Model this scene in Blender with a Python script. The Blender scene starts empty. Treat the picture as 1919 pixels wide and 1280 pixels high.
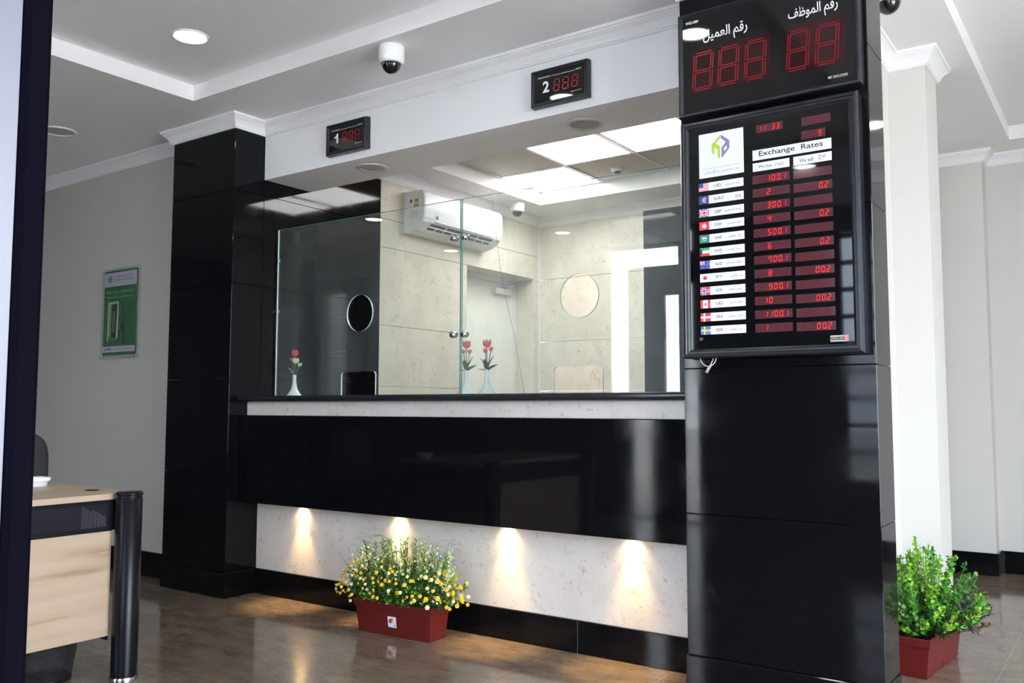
import bpy, math, random
from mathutils import Vector, Matrix
random.seed(7)
PI = math.pi
sc = bpy.context.scene
COL = sc.collection

# ------------------------------------------------------------------ camera
CX, CY, CZ = 4.636, -3.736, 1.18
YAW, PIT, ROL = (math.radians(a) for a in (35.18, 4.28, 0.083))
FPX = 1650.0
fw = Vector((-math.sin(YAW)*math.cos(PIT), math.cos(YAW)*math.cos(PIT), math.sin(PIT)))
r0 = Vector((math.cos(YAW), math.sin(YAW), 0)); u0 = r0.cross(fw)
rr = r0*math.cos(ROL) + u0*math.sin(ROL); uu = -r0*math.sin(ROL) + u0*math.cos(ROL)
cam = bpy.data.cameras.new('camera'); cam.sensor_width = 36; cam.lens = FPX/1919*36
cam.clip_start = 0.05; cam.clip_end = 200
co = bpy.data.objects.new('camera', cam); COL.objects.link(co)
M3 = Matrix((rr, uu, -fw)).transposed().to_4x4(); M3.translation = Vector((CX, CY, CZ))
co.matrix_world = M3
sc.camera = co

# ------------------------------------------------------------------ world, exposure
w = bpy.data.worlds.new('world'); sc.world = w; w.use_nodes = True
bg = w.node_tree.nodes['Background']; bg.inputs[0].default_value = (0.93, 0.955, 1.0, 1); bg.inputs[1].default_value = 17.0
sc.view_settings.view_transform = 'Standard'; sc.view_settings.look = 'None'
sc.view_settings.gamma = 1; sc.view_settings.use_curve_mapping = False
sc.view_settings.exposure = 0.55
sc.cycles.use_denoising = True
sc.cycles.max_bounces = 10; sc.cycles.diffuse_bounces = 5; sc.cycles.glossy_bounces = 5
sc.cycles.transparent_max_bounces = 16; sc.cycles.sample_clamp_indirect = 8
def portal(loc, sx, sy, direction):
    l = bpy.data.lights.new('window_portal', 'AREA'); l.shape = 'RECTANGLE'; l.size = sx; l.size_y = sy
    l.cycles.is_portal = True
    o = bpy.data.objects.new('window_portal', l); o.location = loc
    o.rotation_euler = Vector(direction).to_track_quat('-Z', 'Z').to_euler(); COL.objects.link(o)
portal((0.575, -5.36, 1.53), .9, 3.0, (0, 1, 0))
portal((4.5, -5.32, 1.65), 4.16, 2.3, (0, 1, 0))
portal((7.62, -2.0, 1.55), 3.4, 2.7, (-1, 0, 0))
portal((2.875, 3.62, 1.8), 0.55, 1.5, (0, -1, 0))

# ------------------------------------------------------------------ materials
MATS = {}
def mat(name, col=(.8, .8, .8), rough=.5, metal=0, emit=None, es=0, spec=.5, coat=0, trans=0):
    if name in MATS: return MATS[name]
    m = bpy.data.materials.new(name); m.use_nodes = True
    b = m.node_tree.nodes['Principled BSDF']
    b.inputs['Base Color'].default_value = (*col, 1); b.inputs['Roughness'].default_value = rough
    b.inputs['Metallic'].default_value = metal; b.inputs['Specular IOR Level'].default_value = spec
    b.inputs['Coat Weight'].default_value = coat; b.inputs['Transmission Weight'].default_value = trans
    if emit: b.inputs['Emission Color'].default_value = (*emit, 1); b.inputs['Emission Strength'].default_value = es
    MATS[name] = m; return m
def nd(m, t, **k):
    n = m.node_tree.nodes.new(t)
    for a, v in k.items(): setattr(n, a, v)
    return n
def lk(m, a, b): m.node_tree.links.new(a, b)
def ramp(m, src, stops):
    r = nd(m, 'ShaderNodeValToRGB'); e = r.color_ramp.elements
    while len(e) < len(stops): e.new(.5)
    for el, (p, c) in zip(e, stops): el.position = p; el.color = (*c, 1) if len(c) == 3 else c
    lk(m, src, r.inputs[0]); return r.outputs[0]
def noise(m, scale, detail=4, rough=.6, dist=0, vec=None, sc3=None):
    n = nd(m, 'ShaderNodeTexNoise'); n.inputs['Scale'].default_value = scale; n.inputs['Detail'].default_value = detail
    n.inputs['Roughness'].default_value = rough; n.inputs['Distortion'].default_value = dist
    g = nd(m, 'ShaderNodeNewGeometry') if vec is None else None
    v = g.outputs['Position'] if vec is None else vec
    if sc3:
        mp = nd(m, 'ShaderNodeMapping'); mp.inputs['Scale'].default_value = sc3; lk(m, v, mp.inputs[0]); v = mp.outputs[0]
    lk(m, v, n.inputs['Vector']); return n.outputs['Fac']
def mix(m, f, a, b, blend='MIX'):
    n = nd(m, 'ShaderNodeMix'); n.data_type = 'RGBA'; n.blend_type = blend
    for i, x in ((0, f), (6, a), (7, b)):
        if hasattr(x, 'links') or hasattr(x, 'is_output'): lk(m, x, n.inputs[i])
        else: n.inputs[i].default_value = x if i == 0 else (*x, 1)
    return n.outputs[2]
def bsdf(m): return m.node_tree.nodes['Principled BSDF']
def bump(m, src, s=.1, d=.002):
    b = nd(m, 'ShaderNodeBump'); b.inputs['Strength'].default_value = s; b.inputs['Distance'].default_value = d
    lk(m, src, b.inputs['Height']); lk(m, b.outputs[0], bsdf(m).inputs['Normal'])

def granite():
    m = mat('black_granite', (.006, .006, .007), .1)
    c = ramp(m, noise(m, 260, 2), [(.45, (.0032, .0033, .0042)), (.72, (.006, .006, .0075))])
    lk(m, c, bsdf(m).inputs['Base Color']); bsdf(m).inputs['Specular IOR Level'].default_value = .23
    lk(m, ramp(m, noise(m, 5, 3), [(.35, (.035,)*3), (.7, (.085,)*3)]), bsdf(m).inputs['Roughness'])
    return m
def marble(name, base, dark, rough=.25):
    m = mat(name, base, rough)
    v = ramp(m, noise(m, 3.5, 6, .62, 1.2), [(.485, (1, 1, 1)), (.5, (.78, .71, .64)), (.515, (1, 1, 1))])
    patch = ramp(m, noise(m, 9, 3), [(.48, (0, 0, 0)), (.62, (1, 1, 1))])
    v2 = ramp(m, noise(m, 38, 3, .6, .8), [(.625, (1, 1, 1)), (.69, (.5, .38, .28))])
    cl = ramp(m, noise(m, 4, 5), [(.3, dark), (.65, base)])
    a = mix(m, patch, cl, mix(m, 1.0, cl, v, 'MULTIPLY'))
    a = mix(m, .5, a, mix(m, 1.0, a, v2, 'MULTIPLY'))
    lk(m, a, bsdf(m).inputs['Base Color']); return m
def floor_mat():
    m = mat('polished_brown_granite', (.2, .15, .1), .13)
    g = nd(m, 'ShaderNodeNewGeometry'); sx = nd(m, 'ShaderNodeSeparateXYZ'); lk(m, g.outputs['Position'], sx.inputs[0])
    base = ramp(m, noise(m, 4.5, 8, .75, .3, sc3=(1, 2.2, 1)), [(.3, (.12, .088, .064)), (.5, (.19, .146, .112)), (.72, (.26, .205, .16))])
    spk = ramp(m, noise(m, 150, 4, .7), [(.36, (.6, .57, .54)), (.5, (1, 1, 1)), (.68, (1.35, 1.3, 1.2))])
    c = mix(m, 1.0, base, spk, 'MULTIPLY')
    def joint(out, off):
        a = nd(m, 'ShaderNodeMath', operation='ADD'); a.inputs[1].default_value = off + 60; lk(m, out, a.inputs[0])
        b = nd(m, 'ShaderNodeMath', operation='PINGPONG'); b.inputs[1].default_value = .3; lk(m, a.outputs[0], b.inputs[0])
        d = nd(m, 'ShaderNodeMath', operation='LESS_THAN'); d.inputs[1].default_value = .0016; lk(m, b.outputs[0], d.inputs[0])
        return d.outputs[0]
    mx = nd(m, 'ShaderNodeMath', operation='MAXIMUM'); lk(m, joint(sx.outputs[0], .1), mx.inputs[0]); lk(m, joint(sx.outputs[1], .12), mx.inputs[1])
    c = mix(m, mx.outputs[0], c, (.30, .255, .21))
    lk(m, c, bsdf(m).inputs['Base Color'])
    lk(m, ramp(m, noise(m, 2.2, 4), [(.3, (.06,)*3), (.7, (.13,)*3)]), bsdf(m).inputs['Roughness'])
    return m
def wood():
    m = mat('pale_beech', (.62, .43, .26), .42)
    f = noise(m, 2.0, 5, .5, .15, sc3=(1, .8, 9))
    c = ramp(m, f, [(.32, (.34, .225, .14)), (.42, (.43, .315, .215)), (.7, (.48, .36, .26))])
    lk(m, c, bsdf(m).inputs['Base Color']); return m
def paint(name, col, rough=.55):
    return mat(name, col, rough)
def glass(name, tint, veil=.03, refl=1.0):
    m = bpy.data.materials.new(name); m.use_nodes = True; t = m.node_tree; t.nodes.clear()
    out = nd(m, 'ShaderNodeOutputMaterial'); tr = nd(m, 'ShaderNodeBsdfTransparent'); tr.inputs[0].default_value = (*tint, 1)
    gl = nd(m, 'ShaderNodeBsdfGlossy'); gl.inputs['Roughness'].default_value = 0.0; gl.inputs[0].default_value = (refl, refl, refl, 1)
    df = nd(m, 'ShaderNodeBsdfDiffuse'); df.inputs[0].default_value = (.85, .9, .88, 1)
    fr = nd(m, 'ShaderNodeFresnel'); fr.inputs[0].default_value = 1.5
    ge = nd(m, 'ShaderNodeNewGeometry'); mr = nd(m, 'ShaderNodeMapRange'); lk(m, ge.outputs['Backfacing'], mr.inputs[0]); mr.inputs[3].default_value = 1.5; mr.inputs[4].default_value = 1/1.5; lk(m, mr.outputs[0], fr.inputs[0])
    m1 = nd(m, 'ShaderNodeMixShader'); lk(m, fr.outputs[0], m1.inputs[0]); lk(m, tr.outputs[0], m1.inputs[1]); lk(m, gl.outputs[0], m1.inputs[2])
    m2 = nd(m, 'ShaderNodeMixShader')
    if veil:
        v = ramp(m, noise(m, 1.6, 4, sc3=(2, 1, .6)), [(.35, (veil*.5,)*3), (.7, (veil*1.5,)*3)])
        lk(m, v, m2.inputs[0])
    else: m2.inputs[0].default_value = 0
    lk(m, m1.outputs[0], m2.inputs[1]); lk(m, df.outputs[0], m2.inputs[2]); lk(m, m2.outputs[0], out.inputs[0])
    MATS[name] = m; return m

GR = granite()
CREAM = marble('cream_marble', (.77, .72, .665), (.69, .64, .59))
BEIGE = marble('beige_marble', (.75, .70, .60), (.65, .60, .50), .18)
FLOOR = floor_mat(); WOOD = wood()
WHITE = paint('white_paint', (.87, .87, .88)); CEIL = paint('ceiling_paint', (.87, .86, .87), .7)
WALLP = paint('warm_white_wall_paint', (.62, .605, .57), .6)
BLKM = mat('black_metal', (.005, .005, .009), .3, spec=.22); BLKF = mat('black_frame_plastic', (.012, .013, .018), .3)
ACR = mat('black_acrylic', (.003, .003, .004), .03); PLW = mat('white_plastic', (.8, .8, .8), .35)
CHR = mat('chrome', (.75, .75, .78), .18, 1); GLZ = mat('white_glaze', (.86, .88, .90), .12, coat=.3)
LETW = mat('white_lettering', (.85, .85, .88), .3); LETK = mat('black_lettering', (.02, .02, .03), .4)
LETG = mat('grey_lettering', (.09, .09, .13), .4); LABW = mat('white_label', (.82, .83, .88), .2)
LIME = mat('lime_green_ink', (.42, .60, .05), .4); SLATE = mat('slate_violet_ink', (.21, .21, .36), .4)
MODB = mat('dim_led_module', (.085, .030, .038), .08); SEGO = mat('unlit_led_segment', (.17, .008, .014), .1)
SEGE = mat('lit_led_segment', (.3, 0, 0), .3, emit=(1, .012, .008), es=1.1)
SEGD = mat('dim_led_dots', (.05, 0, 0), .3, emit=(1, .0, .03), es=.17); UPB = mat('dark_red_digit_field', (.022, .001, .004), .04)
SEGM = mat('red_led_digits', (.1, 0, 0), .3, emit=(1, .0, .03), es=.16)
EDGE = mat('glass_edge', (.10, .34, .30), .15, emit=None); GLASS = glass('clear_glass', (.955, .985, .97), .035)
DUSTY = glass('dusty_glass', (.955, .985, .965), .085)
GEDGE = mat('pale_glass_edge', (.55, .72, .68), .12)
WGL = glass('window_glass', (.9, .93, .95), 0); TGL = glass('tinted_window_glass', (.50, .53, .58), 0)
LAMP = mat('lamp_diffuser', (.9, .9, .9), .5, emit=(.97, .98, 1.0), es=19)
PANEL = mat('panel_light_diffuser', (.9, .9, .9), .5, emit=(1, 1, .99), es=13)
GREYD = mat('unlit_diffuser', (.52, .51, .51), .6); TILE = paint('ceiling_tile', (.60, .58, .54), .8)
TERRA = mat('terracotta_plastic', (.115, .009, .008), .38); SOIL = mat('dark_soil', (.02, .013, .008), .9)
bump(TERRA, noise(TERRA, 90, 3), .12, .001)

# ------------------------------------------------------------------ mesh builder
class MB:
    def __init__(s, org=(0, 0, 0)):
        s.v = []; s.f = []; s.m = []; s.s = []; s.mats = []; s.o = Vector(org)
    def slot(s, m):
        if m not in s.mats: s.mats.append(m)
        return s.mats.index(m)
    def add(s, vs, fs, m, smooth=False):
        b = len(s.v); s.v += [tuple(Vector(v) - s.o) for v in vs]; k = s.slot(m)
        for f in fs: s.f.append([b + i for i in f]); s.m.append(k); s.s.append(smooth)
    def box(s, x0, x1, y0, y1, z0, z1, m, bv=0):
        if bv <= 0:
            vs = [(x, y, z) for x in (x0, x1) for y in (y0, y1) for z in (z0, z1)]
            s.add(vs, [(0, 1, 3, 2), (4, 6, 7, 5), (0, 4, 5, 1), (2, 3, 7, 6), (0, 2, 6, 4), (1, 5, 7, 3)], m); return
        bv = min(bv, (x1-x0)/2.01, (y1-y0)/2.01, (z1-z0)/2.01)
        c = ((x0+x1)/2, (y0+y1)/2, (z0+z1)/2); h = ((x1-x0)/2, (y1-y0)/2, (z1-z0)/2)
        vs = []; idx = {}
        for sx in (-1, 1):
            for sy in (-1, 1):
                for sz in (-1, 1):
                    for a in range(3):
                        p = [sg*(h[i] - (bv if i != a else 0)) + c[i] for i, sg in enumerate((sx, sy, sz))]
                        idx[(sx, sy, sz, a)] = len(vs); vs.append(tuple(p))
        fs = []
        for a in range(3):
            b, d = [(1, 2), (2, 0), (0, 1)][a]
            for sg in (-1, 1):
                q = []
                for (t, u) in ((-1, -1), (1, -1), (1, 1), (-1, 1)):
                    k = [0, 0, 0]; k[a] = sg; k[b] = t; k[d] = u; q.append(idx[(*k, a)])
                fs.append(q if sg > 0 else q[::-1])
        for a in range(3):
            b, d = [(1, 2), (2, 0), (0, 1)][a]
            for t in (-1, 1):
                for u in (-1, 1):
                    k0 = [0, 0, 0]; k1 = [0, 0, 0]; k0[a] = -1; k1[a] = 1
                    for k in (k0, k1): k[b] = t; k[d] = u
                    q = [idx[(*k0, b)], idx[(*k1, b)], idx[(*k1, d)], idx[(*k0, d)]]
                    fs.append(q if t*u < 0 else q[::-1])
        for k in [(x, y, z) for x in (-1, 1) for y in (-1, 1) for z in (-1, 1)]:
            q = [idx[(*k, 0)], idx[(*k, 1)], idx[(*k, 2)]]
            fs.append(q if k[0]*k[1]*k[2] > 0 else q[::-1])
        s.add(vs, fs, m)
    def lathe(s, c, prof, m, n=32, axis='Z', smooth=True, cap=False):
        vs = []; fs = []
        for r, h in prof:
            for i in range(n):
                a = 2*PI*i/n; p = (r*math.cos(a), r*math.sin(a), h)
                if axis == 'Y': p = (p[0], -p[2], p[1])
                if axis == 'X': p = (p[2], p[0], p[1])
                vs.append((c[0]+p[0], c[1]+p[1], c[2]+p[2]))
        for j in range(len(prof)-1):
            for i in range(n):
                k = (i+1) % n; fs.append((j*n+i, j*n+k, (j+1)*n+k, (j+1)*n+i))
        s.add(vs, fs, m, smooth)
        if cap:
            s.add(vs[:n], [tuple(range(n))[::-1]], m); s.add(vs[-n:], [tuple(range(n))], m)
    def tube(s, pts, r, m, n=8, r1=None):
        pts = [Vector(p) for p in pts]; vs = []; fs = []; up = Vector((0, 0, 1))
        for i, p in enumerate(pts):
            t = (pts[min(i+1, len(pts)-1)] - pts[max(i-1, 0)]).normalized()
            a = t.cross(up); a = t.cross(Vector((1, 0, 0))) if a.length < .05 else a
            a.normalize(); b = t.cross(a); q = r if r1 is None else r + (r1-r)*i/(len(pts)-1)
            vs += [tuple(p + (a*math.cos(2*PI*k/n) + b*math.sin(2*PI*k/n))*q) for k in range(n)]
        for j in range(len(pts)-1):
            for k in range(n): l = (k+1) % n; fs.append((j*n+k, j*n+l, (j+1)*n+l, (j+1)*n+k))
        fs += [tuple(range(n))[::-1], tuple(range((len(pts)-1)*n, len(pts)*n))]
        s.add(vs, fs, m, True)
    def extrude(s, poly, a0, a1, axis, m, smooth=False):   # poly in the two other axes
        f = {'X': lambda p, t: (t, p[0], p[1]), 'Y': lambda p, t: (p[0], t, p[1]), 'Z': lambda p, t: (p[0], p[1], t)}[axis]
        n = len(poly); vs = [f(p, a0) for p in poly] + [f(p, a1) for p in poly]
        s.add(vs, [(i, (i+1) % n, n+(i+1) % n, n+i) for i in range(n)], m, smooth)
        s.add(vs, [tuple(range(n))[::-1], tuple(range(n, 2*n))], m)
    def rect(s, x0, x1, z0, z1, y, m): s.add([(x0, y, z0), (x1, y, z0), (x1, y, z1), (x0, y, z1)], [(0, 1, 2, 3)], m)
    def poly(s, pts, y, m): s.add([(x, y, z) for x, z in pts], [tuple(range(len(pts)))], m)
    def ring(s, x0, x1, z0, z1, prof, m):      # picture frame facing -Y ; prof = [(inset, y)...]
        vs = []; fs = []
        for i, y in prof: vs += [(x0+i, y, z0+i), (x1-i, y, z0+i), (x1-i, y, z1-i), (x0+i, y, z1-i)]
        for j in range(len(prof)-1):
            for k in range(4): l = (k+1) % 4; fs.append((j*4+k, j*4+l, j*4+4+l, j*4+4+k))
        s.add(vs, fs, m)
    def sweep(s, path, prof, m):               # plan path, room on its right-hand side; prof=[(out,z)]
        n = len(path); nr = []
        for i in range(n-1):
            d = Vector(path[i+1]) - Vector(path[i]); d.normalize(); nr.append(Vector((d.y, -d.x)))
        vs = []
        for i in range(n):
            a = nr[max(i-1, 0)]; b = nr[min(i, n-2)]; t = a + b; t = t/(1 + a.dot(b)) if (1 + a.dot(b)) > .01 else a
            for o, z in prof: p = Vector(path[i]) + t*o; vs.append((p.x, p.y, z))
        k = len(prof); fs = [(i*k+j, (i+1)*k+j, (i+1)*k+j+1, i*k+j+1) for i in range(n-1) for j in range(k-1)]
        s.add(vs, fs, m)
    def text(s, body, x0, x1, z0, z1, y, m, bold=0, keep=False, serif=False):
        vs, fs = text_mesh(body, bold)
        if not vs: return
        ax = min(v[0] for v in vs); bx = max(v[0] for v in vs); az = min(v[1] for v in vs); bz = max(v[1] for v in vs)
        fx = (x1-x0)/(bx-ax); fz = (z1-z0)/(bz-az)
        if keep: fx = min(fx, fz); fz = fx
        s.add([(x0+(v[0]-ax)*fx, y, z0+(v[1]-az)*fz) for v in vs], fs, m)
    def build(s, name, parent=None, loc=None):
        me = bpy.data.meshes.new(name); me.from_pydata(s.v, [], s.f)
        for m in s.mats: me.materials.append(m)
        me.polygons.foreach_set('material_index', s.m); me.polygons.foreach_set('use_smooth', s.s); me.update()
        o = bpy.data.objects.new(name, me); COL.objects.link(o)
        if parent is not None:
            o.parent = parent
            if parent.type != 'EMPTY' : o.location = s.o - Vector(parent.location) if parent.parent is None else (0, 0, 0)
        else: o.location = s.o
        return o
TXT = {}
def text_mesh(body, bold=0):
    k = (body, bold)
    if k in TXT: return TXT[k]
    cu = bpy.data.curves.new('t', 'FONT'); cu.body = body; cu.offset = bold; cu.resolution_u = 3
    o = bpy.data.objects.new('t', cu); COL.objects.link(o)
    me = bpy.data.meshes.new_from_object(o.evaluated_get(bpy.context.evaluated_depsgraph_get()))
    r = ([tuple(v.co) for v in me.vertices], [tuple(p.vertices) for p in me.polygons])
    bpy.data.objects.remove(o); bpy.data.curves.remove(cu); bpy.data.meshes.remove(me)
    TXT[k] = r; return r
AR = {'ا': (0xFE8D, 2), 'أ': (0xFE83, 2), 'إ': (0xFE87, 2), 'ب': (0xFE8F, 4), 'ة': (0xFE93, 2), 'ت': (0xFE95, 4), 'ج': (0xFE9D, 4),
      'ح': (0xFEA1, 4), 'د': (0xFEA9, 2), 'ر': (0xFEAD, 2), 'س': (0xFEB1, 4), 'ش': (0xFEB5, 4), 'ط': (0xFEC1, 4), 'ظ': (0xFEC5, 4),
      'ع': (0xFEC9, 4), 'ف': (0xFED1, 4), 'ق': (0xFED5, 4), 'ك': (0xFED9, 4), 'ل': (0xFEDD, 4), 'م': (0xFEE1, 4), 'ن': (0xFEE5, 4),
      'ه': (0xFEE9, 4), 'و': (0xFEED, 2), 'ي': (0xFEF1, 4), 'ئ': (0xFE89, 4), 'ء': (0xFE80, 1)}
def arab(t):
    out = []; i = 0; prev = False
    while i < len(t):
        c = t[i]
        if c not in AR: out.append(c); prev = False; i += 1; continue
        if c == 'ل' and i+1 < len(t) and t[i+1] in 'اإأ':
            b = {'ا': 0xFEFB, 'إ': 0xFEF9, 'أ': 0xFEF7}[t[i+1]]; out.append(chr(b + (1 if prev else 0))); prev = False; i += 2; continue
        b, k = AR[c]; nxt = i+1 < len(t) and t[i+1] in AR and AR[t[i+1]][1] > 1
        if k == 1: out.append(chr(b)); prev = False
        elif k == 2: out.append(chr(b + (1 if prev else 0))); prev = False
        else:
            out.append(chr(b + (3 if prev and nxt else 1 if prev else 2 if nxt else 0))); prev = nxt
        i += 1
    return ''.join(out[::-1])
def tag(o, label=None, cat=None, group=None, kind=None):
    for k, v in (('label', label), ('category', cat), ('group', group), ('kind', kind)):
        if v: o[k] = v
    return o
def thing(name, loc, label, cat, group=None, rz=0):
    o = bpy.data.objects.new(name, None); COL.objects.link(o); o.location = loc; o.rotation_euler = (0, 0, rz)
    o.empty_display_size = .05; return tag(o, label, cat, group)
def struct(mb, name): return tag(mb.build(name), kind='structure')
def copy_thing(root, loc, label, group=None, rz=None):
    r = root.copy(); COL.objects.link(r); r.location = loc; r['label'] = label
    if rz is not None: r.rotation_euler = (0, 0, rz)
    def rec(src, dst):
        for ch in list(src.children):
            c = ch.copy(); COL.objects.link(c); c.parent = dst; rec(ch, c)
    rec(root, r)
    return r

# ------------------------------------------------------------------ the room
ZC = 3.05                     # lobby ceiling
b = MB(); b.box(-5, 7.6, -5.3, 6.0, -.1, 0, FLOOR); struct(b, 'floor')
b = MB(); b.box(-30, 40, -45, -5.35, -.14, -.04, mat('pale_paving', (.62, .59, .54), .8)); b.box(7.65, 40, -5.35, 30, -.14, -.04, MATS['pale_paving'])
struct(b, 'floor_outside')
def cells(mb, xs, ys, hole, z0, z1, m):
    for i in range(len(xs)-1):
        for j in range(len(ys)-1):
            if (i, j) not in hole: mb.box(xs[i], xs[i+1], ys[j], ys[j+1], z0, z1, m)
b = MB()
# one slab with two recessed trays: left tray x0..3.3, y-3.3..-.553 ; right tray x4.0..6.6, y-2.0..3.19
XS = [-5, 0, 3.3, 3.45, 4.0, 6.6, 7.7]; YS = [-5.4, -3.3, -2.0, -.553, .38, 3.19, 6.0]
hole = {(1, 1), (1, 2), (4, 2), (4, 3), (4, 4), (1, 4), (2, 4), (0, 4), (0, 5), (1, 5), (2, 5)}
cells(b, XS, YS, hole, ZC, 3.147, CEIL)
b.box(-5.1, 7.7, -5.4, 6.0, 3.147, 3.2, CEIL)
struct(b, 'ceiling')
# left lobby wall, column, beam, right column
b = MB(); b.box(-5, -.66, -.076, .1, 0, ZC, mat('shaded_wall_paint', (.54, .525, .49), .6)); struct(b, 'wall_left_lobby')  # same paint as the other walls; light fall-off is put into the colour
def slabs(mb, x0, x1, y0, y1, zs, m, bv=.0025):
    for a, c in zip(zs[:-1], zs[1:]): mb.box(x0, x1, y0, y1, a+.0006, c-.0006, m, bv)
ZJ = [.155, .76, 1.36, 1.965, 2.57, ZC]
def column(name, x0, x1, y1, lo, zj):
    b = MB(); slabs(b, x0, x1, -.238, y1, zj, GR); b.box(x0-lo, x1+lo, -.238-lo, y1, 0, .154, GR, .004); return struct(b, name)
column('wall_left_column', -.66, -.0, -.001, .006, ZJ)
column('wall_right_column', 3.07, 3.85, -.001, .006, [.155, .736, 1.345, 1.965, 2.59, ZC])
b = MB(); slabs(b, -.3, 0, 0, 1.10, ZJ, GR, .0015); b.box(-.3, 0, 0, 1.10, 0, .154, GR); struct(b, 'wall_teller_side_black')
b = MB()
b.box(-.3, 0, 1.101, 2.17, 0, 1.335, BEIGE, .002); b.box(-.3, 0, 1.101, 2.17, 1.338, 1.80, BEIGE, .002)
b.box(-.3, 0, 1.101, 2.17, 1.803, 2.40, BEIGE, .002); b.box(-.3, 0, 3.2, 3.3, 0, 2.40, BEIGE, .002)
b.box(-.3, 0, 1.101, 3.3, 2.403, 2.62, BEIGE, .002); b.box(-.3, 0, 1.101, 3.3, 2.623, 3.0, BEIGE, .002)
struct(b, 'wall_teller_side')
b = MB()
for a, c in ((0, .72), (.723, 1.335), (1.338, 1.80), (1.803, 2.40), (2.403, 3.0)): b.box(0, 1.12, 3.3, 3.55, a, c, BEIGE, .002)
struct(b, 'wall_teller_far')
b = MB()
for a, c in ((0, 1.0), (1.001, 2.55), (2.551, 3.0)):
    b.box(1.121, 2.6, 3.28, 3.55, a, c, GR, .002); b.box(3.15, 3.4, 3.28, 3.55, a, c, GR, .002)
b.box(2.6, 3.15, 3.28, 3.55, 0, 1.0, GR, .002); b.box(2.6, 3.15, 3.28, 3.55, 2.551, 3.0, GR, .002)
struct(b, 'wall_teller_far_black')
b = MB(); b.box(3.4, 3.63, 0, 1.17, 0, ZC, WALLP); b.box(3.4, 3.45, 1.17, 3.3, 0, ZC, WALLP); struct(b, 'wall_teller_right')
b = MB(); b.box(3.45, 3.815, 1.17, 1.48, 0, ZC, WALLP); struct(b, 'wall_right_pier')
b = MB(); b.box(3.40, 3.80, 3.38, 3.56, 0, ZC, WALLP); b.box(3.4, 7.6, 3.56, 3.75, 0, ZC, WALLP); struct(b, 'wall_far_lobby')
b = MB(); b.box(0, 3.4, 0, .40, 2.677, ZC+.12, WHITE); struct(b, 'ceiling_beam')
# teller room ceiling: lower band at 3.0, tray with grid at 3.12
b = MB()
cells(b, [0, .333, 2.86, 3.4], [.40, .90, 2.807, 3.3], {(1, 1)}, 3.0, 3.17, CEIL)
b.box(0, 3.4, .4, 3.3, 3.15, 3.2, CEIL); struct(b, 'ceiling_teller_room')
GX = [.350, .985, 1.612, 2.24, 2.85]; GY = [.915, 1.553, 2.178, 2.795]
b = MB()
for x in GX: b.box(x-.007, x+.007, GY[0]-.01, GY[-1]+.01, 3.112, 3.132, PLW)
for y in GY: b.box(GX[0]-.01, GX[-1]+.01, y-.007, y+.007, 3.1125, 3.132, PLW)
lit = {(0, 2), (1, 1), (2, 1)}
for i in range(4):
    for j in range(3):
        if (i, j) not in lit: b.box(GX[i]+.007, GX[i+1]-.007, GY[j]+.007, GY[j+1]-.007, 3.12, 3.135, TILE)
struct(b, 'ceiling_tile_grid')
lab = {(0, 2): 'square ceiling light panel nearest the security dome over the air conditioner',
       (1, 1): 'square ceiling light panel in the middle of the three over the tellers',
       (2, 1): 'square ceiling light panel farthest right, partly behind the display boards'}
for (i, j) in sorted(lit):
    x0, x1, y0, y1 = GX[i]+.014, GX[i+1]-.014, GY[j]+.014, GY[j+1]-.014
    t = thing('ceiling_light_panel', ((x0+x1)/2, (y0+y1)/2, 3.12), lab[(i, j)], 'ceiling light', 'square light panels in the teller ceiling')
    b = MB(t.location); b.box(x0, x1, y0, y0+.012, 3.110, 3.13, PLW); b.box(x0, x1, y1-.012, y1, 3.110, 3.13, PLW)
    b.box(x0, x0+.012, y0+.012, y1-.012, 3.110, 3.13, PLW); b.box(x1-.012, x1, y0+.012, y1-.012, 3.110, 3.13, PLW); b.build('frame', t)
    b = MB(t.location); b.box(x0+.012, x1-.012, y0+.012, y1-.012, 3.114, 3.128, PANEL); b.build('diffuser', t)
# back wall with windows, right wall with window, left end wall
b = MB()
def wall_open(mb, axis, a0, a1, p0, p1, opens, m, top=3.2):
    cur = a0
    for (o0, o1, z0, z1) in opens + [(a1, a1, 0, 0)]:
        seg = [(cur, o0, 0, top)]
        if o1 > o0: seg += [(o0, o1, 0, z0), (o0, o1, z1, top)]
        for s0, s1, zz0, zz1 in seg:
            if s1-s0 > .001 and zz1-zz0 > .001:
                mb.box(s0, s1, p0, p1, zz0, zz1, m) if axis == 'X' else mb.box(p0, p1, s0, s1, zz0, zz1, m)
        cur = o1
wall_open(b, 'X', -5.1, 7.7, -5.28, -5.2, [(.13, 1.02, .0, 3.03), (2.42, 6.58, .5, 2.8)], mat('dimmed_unseen_wall', (.13, .13, .14), .5)); struct(b, 'wall_front')  # unseen front and left walls, colour darkened to dim bounce and granite reflections
b = MB(); wall_open(b, 'Y', -5.4, 6.0, 7.6, 7.75, [(-3.7, -.3, .2, 2.9)], WALLP); struct(b, 'wall_right')
b = MB(); b.box(-5.15, -5, -5.4, 6.0, 0, 3.2, MATS['dimmed_unseen_wall']); struct(b, 'wall_left')
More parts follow.
